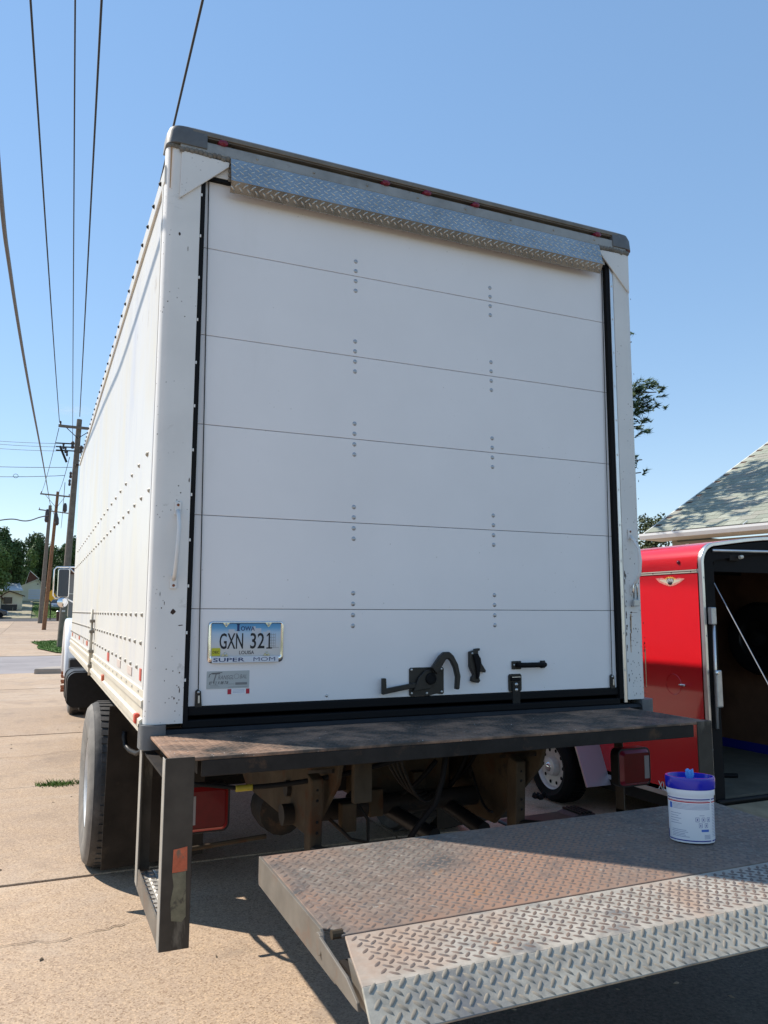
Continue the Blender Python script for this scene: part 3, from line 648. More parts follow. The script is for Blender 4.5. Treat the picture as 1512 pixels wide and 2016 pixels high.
ntp.links.new(cc_, pb.inputs['Base Color']); pb.inputs['Roughness'].default_value = .4
px0, px1, pz0, pz1 = .574, .899, 1.373, 1.546
LP = MB().prism(rrect(px0 + .004, px1 - .004, pz0 + .004, pz1 - .004, .012), 1, -.004, -.0005).build('licence_plate', pm, T)
fr = MB(); 
for i, (o_, inn) in enumerate([(rrect(px0, px1, pz0, pz1, .018), rrect(px0 + .013, px1 - .013, pz0 + .026, pz1 - .010, .006))]):
    n = len(o_); mid = [((a[0] * .5 + c[0] * .5), (a[1] * .5 + c[1] * .5)) for a, c in zip(o_, inn)]
    fr.v = [(x, -.002, z) for x, z in o_] + [(x, -.011, z) for x, z in mid] + [(x, -.005, z) for x, z in inn]
    for k in range(2):
        for j in range(n): fr.f.append((k * n + j, k * n + (j + 1) % n, (k + 1) * n + (j + 1) % n, (k + 1) * n + j))
fr.build('plate_frame', M['chrome'], LP, smooth=True)
MB().box(px0 + .017, px1 - .024, -.0135, -.011, pz0 + .001, pz0 + .026).build('frame_band', mat('band_white', (.62, .66, .72), .4), LP)
text('lettering', 'SUPER', (px0 + .088, -.0140, pz0 + .0135), .016, M['iowa'], LP, width=.132, bold=.012)
text('lettering', 'MOM', (px0 + .239, -.0140, pz0 + .0135), .016, M['iowa'], LP, width=.094, bold=-.008)
text('lettering', 'I', (px0 + .126, -.0046, pz1 - .026), .026, M['iowa'], LP, width=.010, bold=.01)
MB().box(px0 + .119, px0 + .133, -.0046, -.0044, pz1 - .0155, pz1 - .0125).build('lettering', M['iowa'], LP); MB().box(px0 + .119, px0 + .133, -.0046, -.0044, pz1 - .0415, pz1 - .0385).build('lettering', M['iowa'], LP)
text('lettering', 'OWA', (px0 + .167, -.0046, pz1 - .031), .019, M['iowa'], LP, width=.060, bold=.02)
text('lettering', 'GXN', (px0 + .098, -.0046, pz1 - .083), .066, M['ink'], LP, width=.100, bold=.012)
text('lettering', '32', (px0 + .2095, -.0046, pz1 - .083), .066, M['ink'], LP, width=.062, bold=.012)
MB().prism([(px0 + .258, pz1 - .116), (px0 + .265, pz1 - .116), (px0 + .265, pz1 - .050), (px0 + .259, pz1 - .050), (px0 + .250, pz1 - .060), (px0 + .250, pz1 - .066), (px0 + .258, pz1 - .060)], 1, -.0048, -.0044).build('lettering', M['ink'], LP)
MB().box(px0 + .249, px0 + .274, -.0048, -.0044, pz1 - .1165, pz1 - .1115).build('lettering', M['ink'], LP)
text('lettering', 'LOUISA', (px0 + .164, -.0046, pz1 - .131), .015, M['ink'], LP, width=.064, bold=.01)
MB().box(px0 + .016, px0 + .052, -.0065, -.0045, pz0 + .030, pz0 + .062).build('month_sticker', M['dec'], LP)
text('lettering', 'DEC', (px0 + .034, -.0068, pz0 + .045), .011, M['ink'], LP, width=.028, bold=.02)
sky_l = MB()      # faint city skyline printed on the plate
for a, b_, h in ((.085, .11, .055), (.11, .125, .048), (.185, .20, .065), (.20, .225, .058), (.235, .25, .045), (.25, .265, .05)):
    sky_l.box(px0 + a, px0 + b_, -.0044, -.0042, pz1 - .018 - .006 - (.065 - h), pz1 - .016 - (.065 - h)) if False else sky_l.box(px0 + a, px0 + b_, -.0044, -.0042, pz1 - .10, pz1 - .10 + h * 1.2)
sky_l.build('skyline_print', mat('skyline_tint', (.52, .55, .60), .45), LP, kind='stuff')
sl_ = MB()
for k in range(5): sl_.box(px0 + .262, px0 + .288, -.0046, -.0044, pz1 - .058 - k * .012, pz1 - .0568 - k * .012)
for k in range(4): sl_.box(px0 + .262 + k * .0085, px0 + .263 + k * .0085, -.0046, -.0044, pz1 - .112, pz1 - .052)
sl_.box(px0 + .255, px0 + .305, -.0046, -.0044, pz1 - .113, pz1 - .1118)
sl_.build('silo_print', M['greybar'], LP)
for x, z in ((px0 + .074, pz1 - .014), (px0 + .256, pz1 - .014), (px0 + .07, pz0 + .036), (px0 + .25, pz0 + .036)):
    tt = MB().prism([(x - .015, z + (.008 if z > 1.45 else -.008)), (x + .015, z + (.008 if z > 1.45 else -.008)), (x, z - (.012 if z > 1.45 else -.010))], 1, -.009, -.006).build('frame_tab', M['chrome'], LP)
    MB().dome((x, -.009, z), .0055, .004, (0, -1, 0)).build('screw', M['bolt'], LP)
# ---- maker's label and sticker
LB = MB().box(.574, .753, -.0015, -.0002, 1.268, 1.340).build('maker_label', M['greytag'], T)
text('lettering', 'T', (.613, -.002, 1.312), .040, M['greybar'], LB, width=.034, bold=.0, shear=.3)
text('lettering', 'RANSGL', (.653, -.002, 1.314), .017, M['greybar'], LB, width=.066, bold=.004, shear=.3)
text('lettering', 'BAL', (.727, -.002, 1.316), .017, M['greybar'], LB, width=.030, bold=.004, shear=.3)
MB().lathe([(.011, 0), (.0095, 0)], (.6985, -.0018, 1.317), 1, 16, False).build('globe_print', M['greybar'], LB)
MB().tube([(.583, -.0016, 1.315), (.586, -.0016, 1.327), (.597, -.0016, 1.332), (.638, -.0016, 1.334)], .0014, 4).build('pick_print', M['ink'], LB)
text('lettering', '87 1/2 X 88 7/8', (.624, -.002, 1.292), .012, M['ink'], LB, width=.080, shear=.3)
MB().box(.694, .744, -.0022, -.0016, 1.282, 1.292).build('serial_bar', M['greybar'], LB)
for x0, x1, z in ((.588, .622, 1.2815), (.588, .628, 1.276), (.665, .744, 1.274), (.664, .690, 1.286)):
    MB().box(x0, x1, -.0019, -.0016, z - .0006, z + .0006).build('fine_print', M['greybar'], LB)
ST = MB().box(.662, .755, -.0010, -.0002, 1.244, 1.2655).build('safety_sticker', M['tubw'], T)
for x0, x1 in ((.662, .678), (.740, .755)): MB().box(x0, x1, -.0016, -.0011, 1.2442, 1.2653).build('red_end', M['stickred'], ST)
for z in (1.261, 1.256, 1.251): MB().box(.684, .734, -.0014, -.0011, z - .0006, z + .0006).build('fine_print', M['print'], ST)
# ---- rear deck (tail plate)
DX0, DX1, DY, DZ = .352, 2.740, -.575, 1.100
dk = MB().prism([(-.03, DZ), (DY, DZ), (DY, DZ - .012), (-.03, DZ - .012)], 0, DX0, DX1).build('tail_deck', M['deck'], T, bevel=.003)
MB().prism([(.02, 1.117), (-.032, 1.117), (-.045, DZ + .001), (.02, DZ + .001)], 0, .36, 2.88).build('deck_hinge_strip', M['blackm'], T)
b = lugs(DX0 + .01, DX1 - .01, .53, lambda s, t: (V((s, -.575 + t, DZ)), V((0, 0, 1)), V((1, 0, 0)), V((0, 1, 0))), .027, .007, .0018, .034)
b.build('tread_pattern', M['deck'], dk, smooth=True, kind='stuff', fix=False)
MB().prism([(DY, DZ - .0125), (DY, 1.035), (DY + .01, 1.035), (DY + .01, DZ - .0125)], 0, DX0 + .10, DX1 - .10).build('deck_skirt', M['oldsteel'], dk, bevel=.002)
MB().box(DX0 + .1, DX1 - .1, -.50, -.38, 1.03, DZ - .0125).build('deck_beam', M['oldsteel'], dk)
MB().box(.40, 2.80, -.12, .02, .96, 1.088).build('bumper_beam', M['oldsteel'], T, bevel=.01)
for x in (.97, 1.62, 2.2): MB().prism([(DY + .012, DZ - .013), (DY + .012, 1.045), (-.2, .99), (-.2, DZ - .013)], 0, x, x + .012).build('deck_rib', M['oldsteel'], dk)
# ---- side steps: U-shaped bracket of posts and perforated tread
def sidestep(x0, x1, holes=True, zb=.500):
    xa, xb = x0, x1
    st = MB().prism([(xa, DY - .004), (xb, DY - .004), (xb, DY + .004), (xa + .001, DY + .004)], 2, zb, DZ + .003)
    p = st.build('step_post', M['post2'], T, bevel=.0015)
    MB().box(xa - .002, xa + .0005, DY - .002, DY + .05, zb, DZ).build('post_flange', M['sunlit'], p, bevel=.0008)  # sun-facing side of the post, coloured lighter to look sunlit
    MB().box(xa - .0025, xa - .0003, .02, .083, zb + .02, 1.03).build('post_flange', M['sunlit'], p)
    # rear post
    MB().prism([(xa, .02), (xa + .006, .02), (xa + .006, .075), (xa + .05, .075), (xa + .05, .083), (xa, .083)], 2, zb + .02, 1.03).build('step_post', M['post2'], T, bevel=.001)
    MB().box(xa + .008, xa + .05, -.46, .075, 1.02, 1.03).build('step_bracket', M['oldsteel'], T)
    # bottom rail and tread
    MB().prism([(DY + .05, zb), (DY + .05, zb + .075), (.02, zb + .085), (.085, zb + .085), (.085, zb + .01)], 0, xa, xa + .006).build('step_rail', M['edge'], T)
    td = MB(); nx, ny = 3, 13; x_0, x_1, y_0, y_1 = xa + .006, xb, DY + .055, .07; z = zb + .06
    cw, cd = (x_1 - x_0) / nx, (y_1 - y_0) / ny
    for i in range(nx):
        for j in range(ny):
            cx, cy = x_0 + cw * (i + .5), y_0 + cd * (j + .5); r = min(cw, cd) * .33; m8 = 8; base = len(td.v)
            ang = [PI / 4 + PI / 4 * k for k in range(8)]
            sq = [(1, 1), (0, 1), (-1, 1), (-1, 0), (-1, -1), (0, -1), (1, -1), (1, 0)]
            td.v += [(cx + sx * cw / 2, cy + sy * cd / 2, z) for sx, sy in sq] + [(cx + r * math.cos(a), cy + r * math.sin(a), z + .004) for a in ang] + [(cx + r * math.cos(a), cy + r * math.sin(a), z - .008) for a in ang]
            for k in range(8):
                k1 = (k + 1) % 8; td.f += [(base + k, base + k1, base + 8 + k1, base + 8 + k), (base + 8 + k, base + 8 + k1, base + 16 + k1, base + 16 + k)]
    td.build('step_tread', M['stepw'], T, fix=False)
    return p
p = sidestep(.333, .428)
ta = MB().prism([(.368, .812), (.412, .818), (.414, .742), (.366, .740)], 1, DY - .0055, DY - .0041).build('reflective_tape', M['orange'], p)
MB().prism([(.392, .740), (.410, .742), (.414, .600), (.402, .585), (.368, .592), (.364, .650), (.372, .70), (.366, .738)], 1, DY - .0053, DY - .0041).build('reflective_tape', M['oldtape'], p)
# right-hand step mirrored
MB().prism([(2.660, DY - .004), (2.744, DY - .004), (2.744, DY + .05), (2.738, DY + .05), (2.738, DY + .004), (2.660, DY + .004)], 2, .50, DZ + .002).build('step_post', M['post2'], T, bevel=.0015)
MB().box(2.738, 2.744, .02, .083, .52, 1.03).build('step_post', M['post2'], T)
MB().box(2.738, 2.744, DY + .05, .083, .50, .575).build('step_rail', M['edge'], T)
MB().box(2.655, 2.737, DY + .05, .07, .555, .56).build('step_tread', M['stepw'], T)
# corner bumper (grey cap at bottom of left post)
def ccap(x0, x1, sg):
    r = .045; n = 6; pts = [(x1, -.045), (x1, .05), (x0, .05)] + [(x0 + r - r * math.cos(a), -.045 + r - r * math.sin(a)) for a in [i * PI / 2 / n for i in range(n + 1)]]
    if sg > 0: pts = [(3.235 - x, y) for x, y in pts]
    MB().prism(pts, 2, 1.045, 1.138).build('corner_bumper', M['cap'], T, smooth='auto')
ccap(XL - .02, .41, -1); ccap(XL - .02, .41, 1)
# grab loop under the corner
MB().tube([P(1, 1.36, 246, 1440), P(1, 1.36, 244, 1452), P(1, 1.34, 247, 1468), P(1, 1.22, 256, 1478), P(1, 1.06, 270, 1484), P(1, .98, 282, 1478), P(1, .96, 284, 1455)], .014, 8).build('grab_loop', M['blackm'], T, smooth=True)
# ---- tail lamps
def lamp(x0, x1, z0, z1, y, wht, dim=False):
    l = MB().prism(rrect(x0 - .008, x1 + .008, z0 - .008, z1 + .008, .03), 1, y + .002, y + .06).build('tail_lamp', M['blackm'], T, bevel=.003)
    n = 24; ou = rrect(x0, x1, z0, z1, .024); inn = rrect(x0 + .014, x1 - .014, z0 + .014, z1 - .014, .016); b = MB(); n = len(ou)
    b.v = [(x, y + .002, z) for x, z in ou] + [(x, y - .016, z) for x, z in inn]
    b.f = [(j, (j + 1) % n, n + (j + 1) % n, n + j) for j in range(n)]; 
    b.build('lens_rim', M['rimred'] if not dim else M['redlens2'], l, smooth=True)
    MB().prism(rrect(x0 + .0142, x1 - .0142, z0 + .0142, z1 - .0142, .016), 1, y - .013, y - .010).build('lens', M['redlens'], l)
    xw = x0 + .016 if wht < 0 else x1 - .046
    MB().box(xw, xw + .03, y - .0145, y - .0132, z0 + .03, z1 - .03).build('reverse_lens', mat('smoked_lens', (.22, .2, .2), .2), l)
lamp(.475, .650, .738, .905, -.12, -1); 
lamp(2.60, 2.79, .735, .905, -.12, 1, True)
# ---- undercarriage
for x in (1.18, 1.98): MB().box(x, x + .08, .35, 11.6, .70, .95).build('frame_rail', M['oldsteel'], T, bevel=.006)
for y in np.arange(.6, 7, .42): MB().box(.40, 2.84, y, y + .05, 1.0, 1.1).build('floor_crossmember', M['oldsteel'], T)
for y in (.4, 1.2, 3.4, 4.6): MB().box(1.26, 1.98, y, y + .08, .72, .9).build('frame_crossmember', M['oldsteel'], T)
# lift gate brackets
pl = [(-.02, .655), (.98, .655), (1.25, .80), (1.25, 1.04), (-.44, 1.035), (-.40, .93), (-.25, .80), (-.18, .74)]
for x, s_ in ((1.0, 1), (1.93, 1)):
    q = MB().prism(pl if x < 1.5 else [(a_, c_ - .05 if c_ < .7 else c_) for a_, c_ in pl], 0, x, x + .02).build('lift_bracket', M['arm'], T, bevel=.004)
    MB().prism([(-.38, .985), (-.10, .93), (-.10, .915), (-.38, .97)], 0, x - .012, x - .0005).build('rib', M['oldsteel'], q)
    MB().box(x + .045, x + .12, -.47, -.44, .87, 1.035).build('hanger', M['arm'], q, bevel=.004) if x < 1.5 else None
    MB().tube([(x - .02, .2, .80), (x + .04, .2, .80)], .035, 14).build('pivot_pin', M['oldsteel'], q)
for x in (.925, 1.86):
    q = MB().prism([(-.33, .94), (-.27, .955), (-.25, .90), (-.24, .60), (-.31, .60)], 0, x, x + .05).build('lift_arm', M['arm'], T, bevel=.006)
    for z in (.90, .86, .78, .74): MB().dome((x + .025, -.327, z), .006, .003, (0, -1, 0)).build('bolt', M['blk'], q)
MB().tube([(.95, .15, .70), (2.05, .15, .70)], .045, 14).build('torsion_tube', M['oldsteel'], T, smooth='auto')
MB().tube([(1.25, 1.1, .82), (1.55, -.15, .62)], .035, 12).build('lift_cylinder', M['blackm'], T, smooth='auto')
MB().tube([(1.7, 1.1, .82), (1.8, -.15, .62)], .035, 12).build('lift_cylinder', M['blackm'], T, smooth='auto')
MB().box(1.35, 1.85, .25, .75, .70, 1.0).build('pump_box', M['arm'], T, bevel=.02)
for q in (.93, 1.88): MB().tube([(q + .02, -.28, .66), (q + .03, -.80, .755)], .028, 8).build('lift_link', M['oldsteel'], T)
def catn(a, b_, sag, n=10): 
    a, b_ = V(a), V(b_); return [a.lerp(b_, i / n) + V((0, 0, -sag * 4 * (i / n) * (1 - i / n))) for i in range(n + 1)]
MB().tube(catn((.72, -.20, .905), (1.30, -.42, 1.02), .02), .010, 8).build('hose', M['rubber'], T, smooth=True)
MB().tube(catn((.66, -.20, .905), (.725, -.20, .905), .0), .013, 8).build('hose_tape', M['yellow'], T, smooth=True)
MB().tube(catn((.50, -.14, .925), (.68, -.20, .905), .0), .008, 8).build('hose', M['rubber'], T, smooth=True)
for k in range(4): MB().tube(catn((1.22 + .02 * k, -.38, 1.0), (1.62 + .02 * k, .10, .76 - .01 * k), .05 + .01 * k), .006, 6).build('hose', M['oldsteel'], T, smooth=True)
MB().tube([(1.50, -.36, 1.02), (1.49, -.34, .90), (1.46, -.33, .80), (1.40, -.30, .72), (1.32, -.3, .62)], .012, 8).build('hose', M['rubber'], T, smooth=True)
MB().tube([(1.12, 0, .70), (1.2, -.05, .62), (1.28, -.05, .60), (1.30, 0, .68), (1.22, .02, .8)], .008, 8).build('hose', M['oldsteel'], T, smooth=True)
MB().tube([(1.05, .75, .45), (.66, .75, .43)], .012, 8).build('conduit', M['arm'], T)
for k in range(12):
    x0 = random.uniform(1.05, 2.0); y0 = random.uniform(-.1, .9)
    MB().tube(catn((x0, y0, random.uniform(.85, 1.0)), (x0 + random.uniform(-.4, .5), y0 + random.uniform(-.3, .4), random.uniform(.62, .95)), random.uniform(.03, .12)), random.choice((.006, .009, .012)), 6).build('hose', M['rubber'], T, smooth=True)
for x, y, z, q in ((1.30, 1.5, .62, .10), (1.95, 1.5, .62, .10), (1.15, .9, .55, .12)): MB().lathe([(.02, -.12), (q, -.10), (q * 1.05, 0), (q, .10), (.02, .12)], (x, y, z), 1, 16).build('air_chamber', M['oldsteel'], T, smooth='auto')
for x, y, z in ((1.17, -.02, .64), (1.35, .1, .66), (1.62, .2, .7)): MB().box(x, x + .07, y, y + .05, z, z + .12).build('valve_block', M['arm'], T, bevel=.006)
bl = MB().dome((0, 0, 0), .009, .006, (0, -1, 0), 6).mesh('bolt'); bl.materials.append(M['arm'])
for x in np.arange(.55, 2.7, .17): inst(bl, 'bolt', (x, -.505, 1.055), T); 
for x in np.arange(.6, 2.6, .31): inst(bl, 'bolt', (x, -.122, 1.00), T)
# mudflaps
flapm = mat('dusty_flap', (.030, .024, .019), .85, spec=.15, var=(4, .4), alt=[((.07, .052, .036), 5, .55, .2)])
for x0, x1 in ((.30, .86), (2.36, 2.92)):
    MB().prism([(x0 + .012, .190), (x1, .215), (x1, 1.06), (x0 + .02, 1.06)], 1, 1.39, 1.40).build('mud_flap', flapm, T)
# wheels
def wheel(x, y, r, wd_, side, mats=('tyre', 'tyrewall'), rimr=.56, name='wheel', parent=None, nuts=8, rimm='rim', zc=None, deep=.05):
    parent = parent or T; zc = r if zc is None else zc
    W = thing('tmp', '', '') if False else None
    s = side; xo = x            # xo = outer face
    prof = [(r * rimr, 0), (r * (rimr + .04), -.004 * 1), (r * .80, -.022), (r * .93, -.010), (r * .975, .010), (r, .035), (r, wd_ - .03), (r * .96, wd_), (r * .6, wd_)]
    b = MB(); b.lathe([(a, -s * 0 + (-s) * h) for a, h in prof], (xo, y, zc), 0, 56, False)
    ty = b.build(name, M[mats[0]], parent, smooth='auto')
    b = MB().lathe([(a, (-s) * h + s * .0015) for a, h in prof[:5]], (xo, y, zc), 0, 56, False).build('tyre_wall', M[mats[1]], ty, smooth='auto')
    gr = MB()
    for k in range(56):
        for off in (.045, .45 * wd_ + .03):
            a = 2 * PI * k / 56; rr = r + .002; c_, s_ = math.cos(a), math.sin(a); 
            p1, p2 = V((xo - s * off, y + rr * c_, zc + rr * s_)), V((xo - s * (off + wd_ * .36), y + rr * math.cos(a + .03), zc + rr * math.sin(a + .03)))
            t_ = V((0, -s_, c_)) * (r * .038); n_ = V((0, c_, s_)) * .006
            gr.add([p1 - t_, p1 + t_, p2 + t_, p2 - t_, p1 - t_ + n_, p1 + t_ + n_, p2 + t_ + n_, p2 - t_ + n_], [(0, 1, 5, 4), (1, 2, 6, 5), (2, 3, 7, 6), (3, 0, 4, 7), (4, 5, 6, 7)])
    gr.build('tread_blocks', M[mats[0]], ty, kind='stuff')
    R_ = r * rimr
    rm = MB().lathe([(R_, 0), (R_ * .96, -s * .008), (R_ * .93, -s * .02), (R_ * .90, -s * deep), (R_ * .45, -s * (deep + .01)), (R_ * .38, -s * (deep - .045)), (R_ * .22, -s * (deep - .055)), (0.001, -s * (deep - .055))], (xo, y, zc), 0, 40, False).build('rim', M[rimm], ty, smooth='auto')
    return ty, rm
for x, s_ in ((.272, -1), (.61, -1), (2.965, 1), (2.63, 1)):
    ty, rm = wheel(x, 2.2, .50, .27, s_, deep=.10 if x in (.272, 2.965) else .02)
MB().tube([(.6, 2.2, .50), (2.64, 2.2, .50)], .09, 14).build('rear_axle', M['oldsteel'], T, smooth='auto')
MB().lathe([(.05, -.24), (.16, -.17), (.21, 0), (.16, .17), (.05, .24)], (1.6, 2.2, .50), 0, 20).build('differential', M['oldsteel'], T, smooth='auto')
for x in (1.10, 2.10): MB().prism([(1.2, .72), (2.05, .62), (2.9, .72), (2.9, .69), (2.05, .56), (1.2, .69)], 0, x - .04, x + .04).build('leaf_spring', M['oldsteel'], T)
# front wheels with rusty nuts
for x, s_ in ((.46, -1), (2.75, 1)):
    ty, rm = wheel(x, 10.05, .50, .25, s_, deep=.02)
    for k in range(10):
        a = 2 * PI * k / 10; MB().tube([(x + s_ * .0, 10.05 + .14 * math.cos(a), .5 + .14 * math.sin(a)), (x + s_ * .13, 10.05 + .14 * math.cos(a), .5 + .14 * math.sin(a))], .020, 6).build('wheel_nut', M['rust'], ty)
MB().tube([(.6, 10.05, .5), (2.6, 10.05, .5)], .06, 10).build('front_axle', M['oldsteel'], T)
# fuel tank / side box
tk = MB().prism(rrect(.30, .92, .455, .865, .10, 6), 1, 6.8, 7.75).build('fuel_tank', M['blackm'], T, smooth='auto')
for y in (6.95, 7.55): MB().prism([(a, c) for a, c in rrect(.292, .928, .447, .873, .104, 6)], 1, y, y + .05).build('tank_strap', M['blackm'], tk, smooth='auto')
MB().box(.45, .9, 6.9, 7.6, .40, .455).build('tank_step', M['oldsteel'], tk, bevel=.01)
# cab behind the box
MB().prism([(7.55, .62), (7.55, 2.55), (7.8, 2.68), (9.0, 2.66), (9.35, 2.5), (9.75, 1.75), (10.9, 1.55), (11.1, 1.35), (11.1, .70), (10.6, .62)], 0, .62, 2.62).build('cab', M['cabw'], T, bevel=.05)
# bulging front fender
fd = MB(); n = 12
prof = []
for k in range(n + 1):
    a = PI * k / n; prof.append((10.05 - .78 * math.cos(a), .60 + .88 * math.sin(a)))
fd.prism(prof + [(10.60, .60), (10.45, .95), (10.05, 1.1), (9.65, .95), (9.5, .60)], 0, .34, .70)
fd.build('front_fender', M['cabw'], T, bevel=.05, smooth='auto', seg=3)
fd2 = MB().prism([(3.24 - 0, 0)] + [(3.24, 0)], 0, 0, 0) if False else None
MB().prism(prof + [(10.60, .60), (10.45, .95), (10.05, 1.1), (9.65, .95), (9.5, .60)], 0, 2.55, 2.9).build('front_fender', M['cabw'], T, bevel=.05, smooth='auto')
MB().box(.40, .62, 9.0, 9.35, .50, .90).build('cab_step', M['blackm'], T, bevel=.02)
# west coast mirror
p0 = P(1, 9.3, 125, 1148); mx, mz = p0.x, p0.z
mr_ = MB().prism(rrect(mx - .083, mx + .083, mz - .215, mz + .215, .03), 1, 9.29, 9.33).build('wing_mirror', M['chrome'], T, bevel=.008)
MB().prism(rrect(mx - .072, mx + .072, mz - .204, mz + .204, .025), 1, 9.286, 9.2895).build('mirror_glass', M['mirror'], mr_)
cm = MB().lathe([(.075, .0), (.073, -.012), (.055, -.022), (.03, -.028), (.0005, -.030)], (mx + .0, 9.29, mz - .285), 1, 24, False).build('convex_mirror', M['mirrorc'], mr_, smooth=True)
MB().lathe([(.078, .02), (.078, -.004), (.073, -.004)], (mx, 9.29, mz - .285), 1, 24, False).build('convex_mirror_rim', M['blackm'], mr_, smooth='auto')
MB().tube([(.65, 9.5, mz + .26), (mx + .05, 9.42, mz + .245), (mx - .10, 9.36, mz + .24), (mx - .135, 9.36, mz + .20), (mx - .135, 9.36, mz - .18), (mx - .10, 9.36, mz - .225), (mx + .05, 9.38, mz - .225), (.65, 9.55, mz - .40)], .011, 8).build('mirror_arm', M['chrome'], mr_, smooth=True)
MB().tube([(mx + .07, 9.38, mz + .24), (.64, 9.55, mz - .05)], .009, 8).build('mirror_arm', M['chrome'], mr_, smooth=True)

# ---- liftgate platform
PX0, PX1 = .600, 2.470; PZ = .828
def pz(y): return PZ + .022 * (y + .81)
def platform():
    th = .082
    top = MB(); ys = [-.81, -1.405]
    A = [(PX0, -.81), (PX1, -.81), (PX1 - .03, -1.44), (PX0 + .030, -1.44), (PX0 + .022, -1.40), (PX0, -1.38)]
    b = MB(); n = len(A)
    b.v = [(x, y, pz(y)) for x, y in A] + [(x, y, pz(y) - .008) for x, y in A]
    b.f = [tuple(range(n)), tuple(range(2 * n - 1, n - 1, -1))] + [(i, (i + 1) % n, n + (i + 1) % n, n + i) for i in range(n)]
    pf = b.build('liftgate_platform', M['plat'], T, bevel=.003)
    R = MB().prism([(-.812, pz(-.81) + .001), (-1.39, pz(-1.39) + .001), (-1.43, pz(-1.4) - .03), (-1.50, pz(-1.4) - .06), (-1.50, pz(-1.4) - th), (-.812, pz(-.81) - th)], 0, PX0 - .009, PX0 - .001).build('side_rail', M['edge'], pf, bevel=.001)
    MB().box(PX0, PX1, -.813, -.806, PZ - th, PZ - .009).build('back_rail', M['edge'], pf)
    MB().box(PX1 + .001, PX1 + .008, -1.40, -.82, PZ - th - .01, PZ - .012).build('side_rail', M['edge'], pf)
    for y in (-1.0, -1.2): MB().box(PX0, PX1, y, y + .05, PZ - th, PZ - .02).build('stiffener', M['oldsteel'], pf)
    # hinge eye and link on left edge
    MB().lathe([(.026, 0), (.026, .012)], (PX0 - .018, -1.40, pz(-1.4) - .028), 0, 18, True, 1, 1).build('hinge_eye', M['edge'], pf, bevel=.002)
    MB().tube([(PX0 + .008, -1.425, pz(-1.43) - .002), (PX0 + .036, -1.425, pz(-1.43) - .002)], .011, 10).build('hinge_pin', M['arm'], pf)
    l_ = lugs(PX0 + .008, PX1 - .02, .625, lambda s, t: (V((s, -.815 - t, pz(-.815 - t))), V((0, 0, 1)), V((1, 0, 0)), V((0, -1, 0))), .030, .0080, .0022, .0345)
    l_.build('tread_pattern', M['lug'], pf, smooth=True, kind='stuff', fix=False)
    # second section
    z1, z2 = pz(-1.445), pz(-1.69) ; yc, ye, ze = -1.690, -1.778, .750
    x0 = PX0 - .010
    B = [(x0 + .046, -1.444), (PX1 - .03, -1.444), (PX1 - .10, yc), (x0 - .010, yc), (x0 + .02, -1.55)]
    b = MB(); n = len(B)
    b.v = [(x, y, pz(y) - .001) for x, y in B] + [(x, y, pz(y) - .009) for x, y in B]
    b.f = [tuple(range(n)), tuple(range(2 * n - 1, n - 1, -1))] + [(i, (i + 1) % n, n + (i + 1) % n, n + i) for i in range(n)]
    s2 = b.build('folding_flap', M['plat2'], T, bevel=.002)
    l_ = lugs(x0 + .05, PX1 - .06, .235, lambda s, t: (V((s, -1.45 - t, pz(-1.45 - t) - .001)), V((0, 0, 1)), V((1, 0, 0)), V((0, -1, 0))), .031, .0085, .0026, .0350)
    l_.build('tread_pattern', M['lug'], s2, smooth=True, kind='stuff', fix=False)
    d = V((0, ye - yc, ze - z2)); Ln = d.length; d.normalize(); nrm = V((1, 0, 0)).cross(d); nrm = nrm if nrm.z > 0 else -nrm
    b = MB(); C_ = [(x0 - .010, yc, z2 - .001), (PX1 - .10, yc, z2 - .001), (PX1 - .14, ye, ze), (x0 - .022, ye, ze)]
    b.add(C_ + [tuple(V(q) - nrm * .008) for q in C_], [(0, 1, 2, 3), (7, 6, 5, 4), (0, 4, 5, 1), (1, 5, 6, 2), (2, 6, 7, 3), (3, 7, 4, 0)])
    s3 = b.build('ramp_lip', M['lip'], T, bevel=.002)
    l_ = lugs(x0 + .0, PX1 - .13, Ln, lambda s, t: (V((s, yc, z2 - .001)) + d * (t + .004), nrm, V((1, 0, 0)), d), .031, .0088, .0032, .0345, t0=.08)
    l_.build('tread_pattern', M['lugl'], s3, smooth=True, kind='stuff', fix=False)
    # side cheek and link plate
    MB().prism([(-1.42, pz(-1.4) - .004), (-1.60, pz(-1.6) - .02), (-1.665, pz(-1.6) - .045), (-1.672, pz(-1.6) - .06), (-1.64, pz(-1.6) - .062), (-1.45, pz(-1.4) - .06)], 0, x0 - .012, x0 - .004).build('hinge_link', M['edge'], s2, bevel=.002)
    MB().prism([(-1.55, pz(-1.55) - .004), (yc, z2 - .010), (yc - .004, z2 - .07), (-1.60, z2 - .07)], 0, x0 + .012, x0 + .018).build('cheek_plate', M['edge'], s2)
    MB().prism([(yc - .01, z2 - .072), (ye + .01, ze - .02), (ye + .02, ze - .04), (yc - .0, z2 - .082)], 0, x0 + .0, x0 + .012).build('cheek_plate', M['edge'], s3)
    MB().box(x0 + .03, PX1 - .15, -1.70, -1.45, pz(-1.5) - .06, pz(-1.5) - .05).build('bottom_plate', M['oldsteel'], s2)
platform()

# ================================================================== things on the truck
# padlock
pk = thing('padlock', 'small silver padlock hanging from the right grab handle of the truck', 'padlock', (2.80, -.06, 1.65))
MB().box(2.782, 2.818, -.062, -.042, 1.620, 1.655).build('lock_body', M['galv'], pk, bevel=.003)
MB().tube([(2.788, -.052, 1.65), (2.788, -.052, 1.725), (2.792, -.052, 1.738), (2.802, -.052, 1.738), (2.812, -.052, 1.725), (2.812, -.052, 1.65)], .0045, 8).build('shackle', M['chrome'], pk, smooth=True)

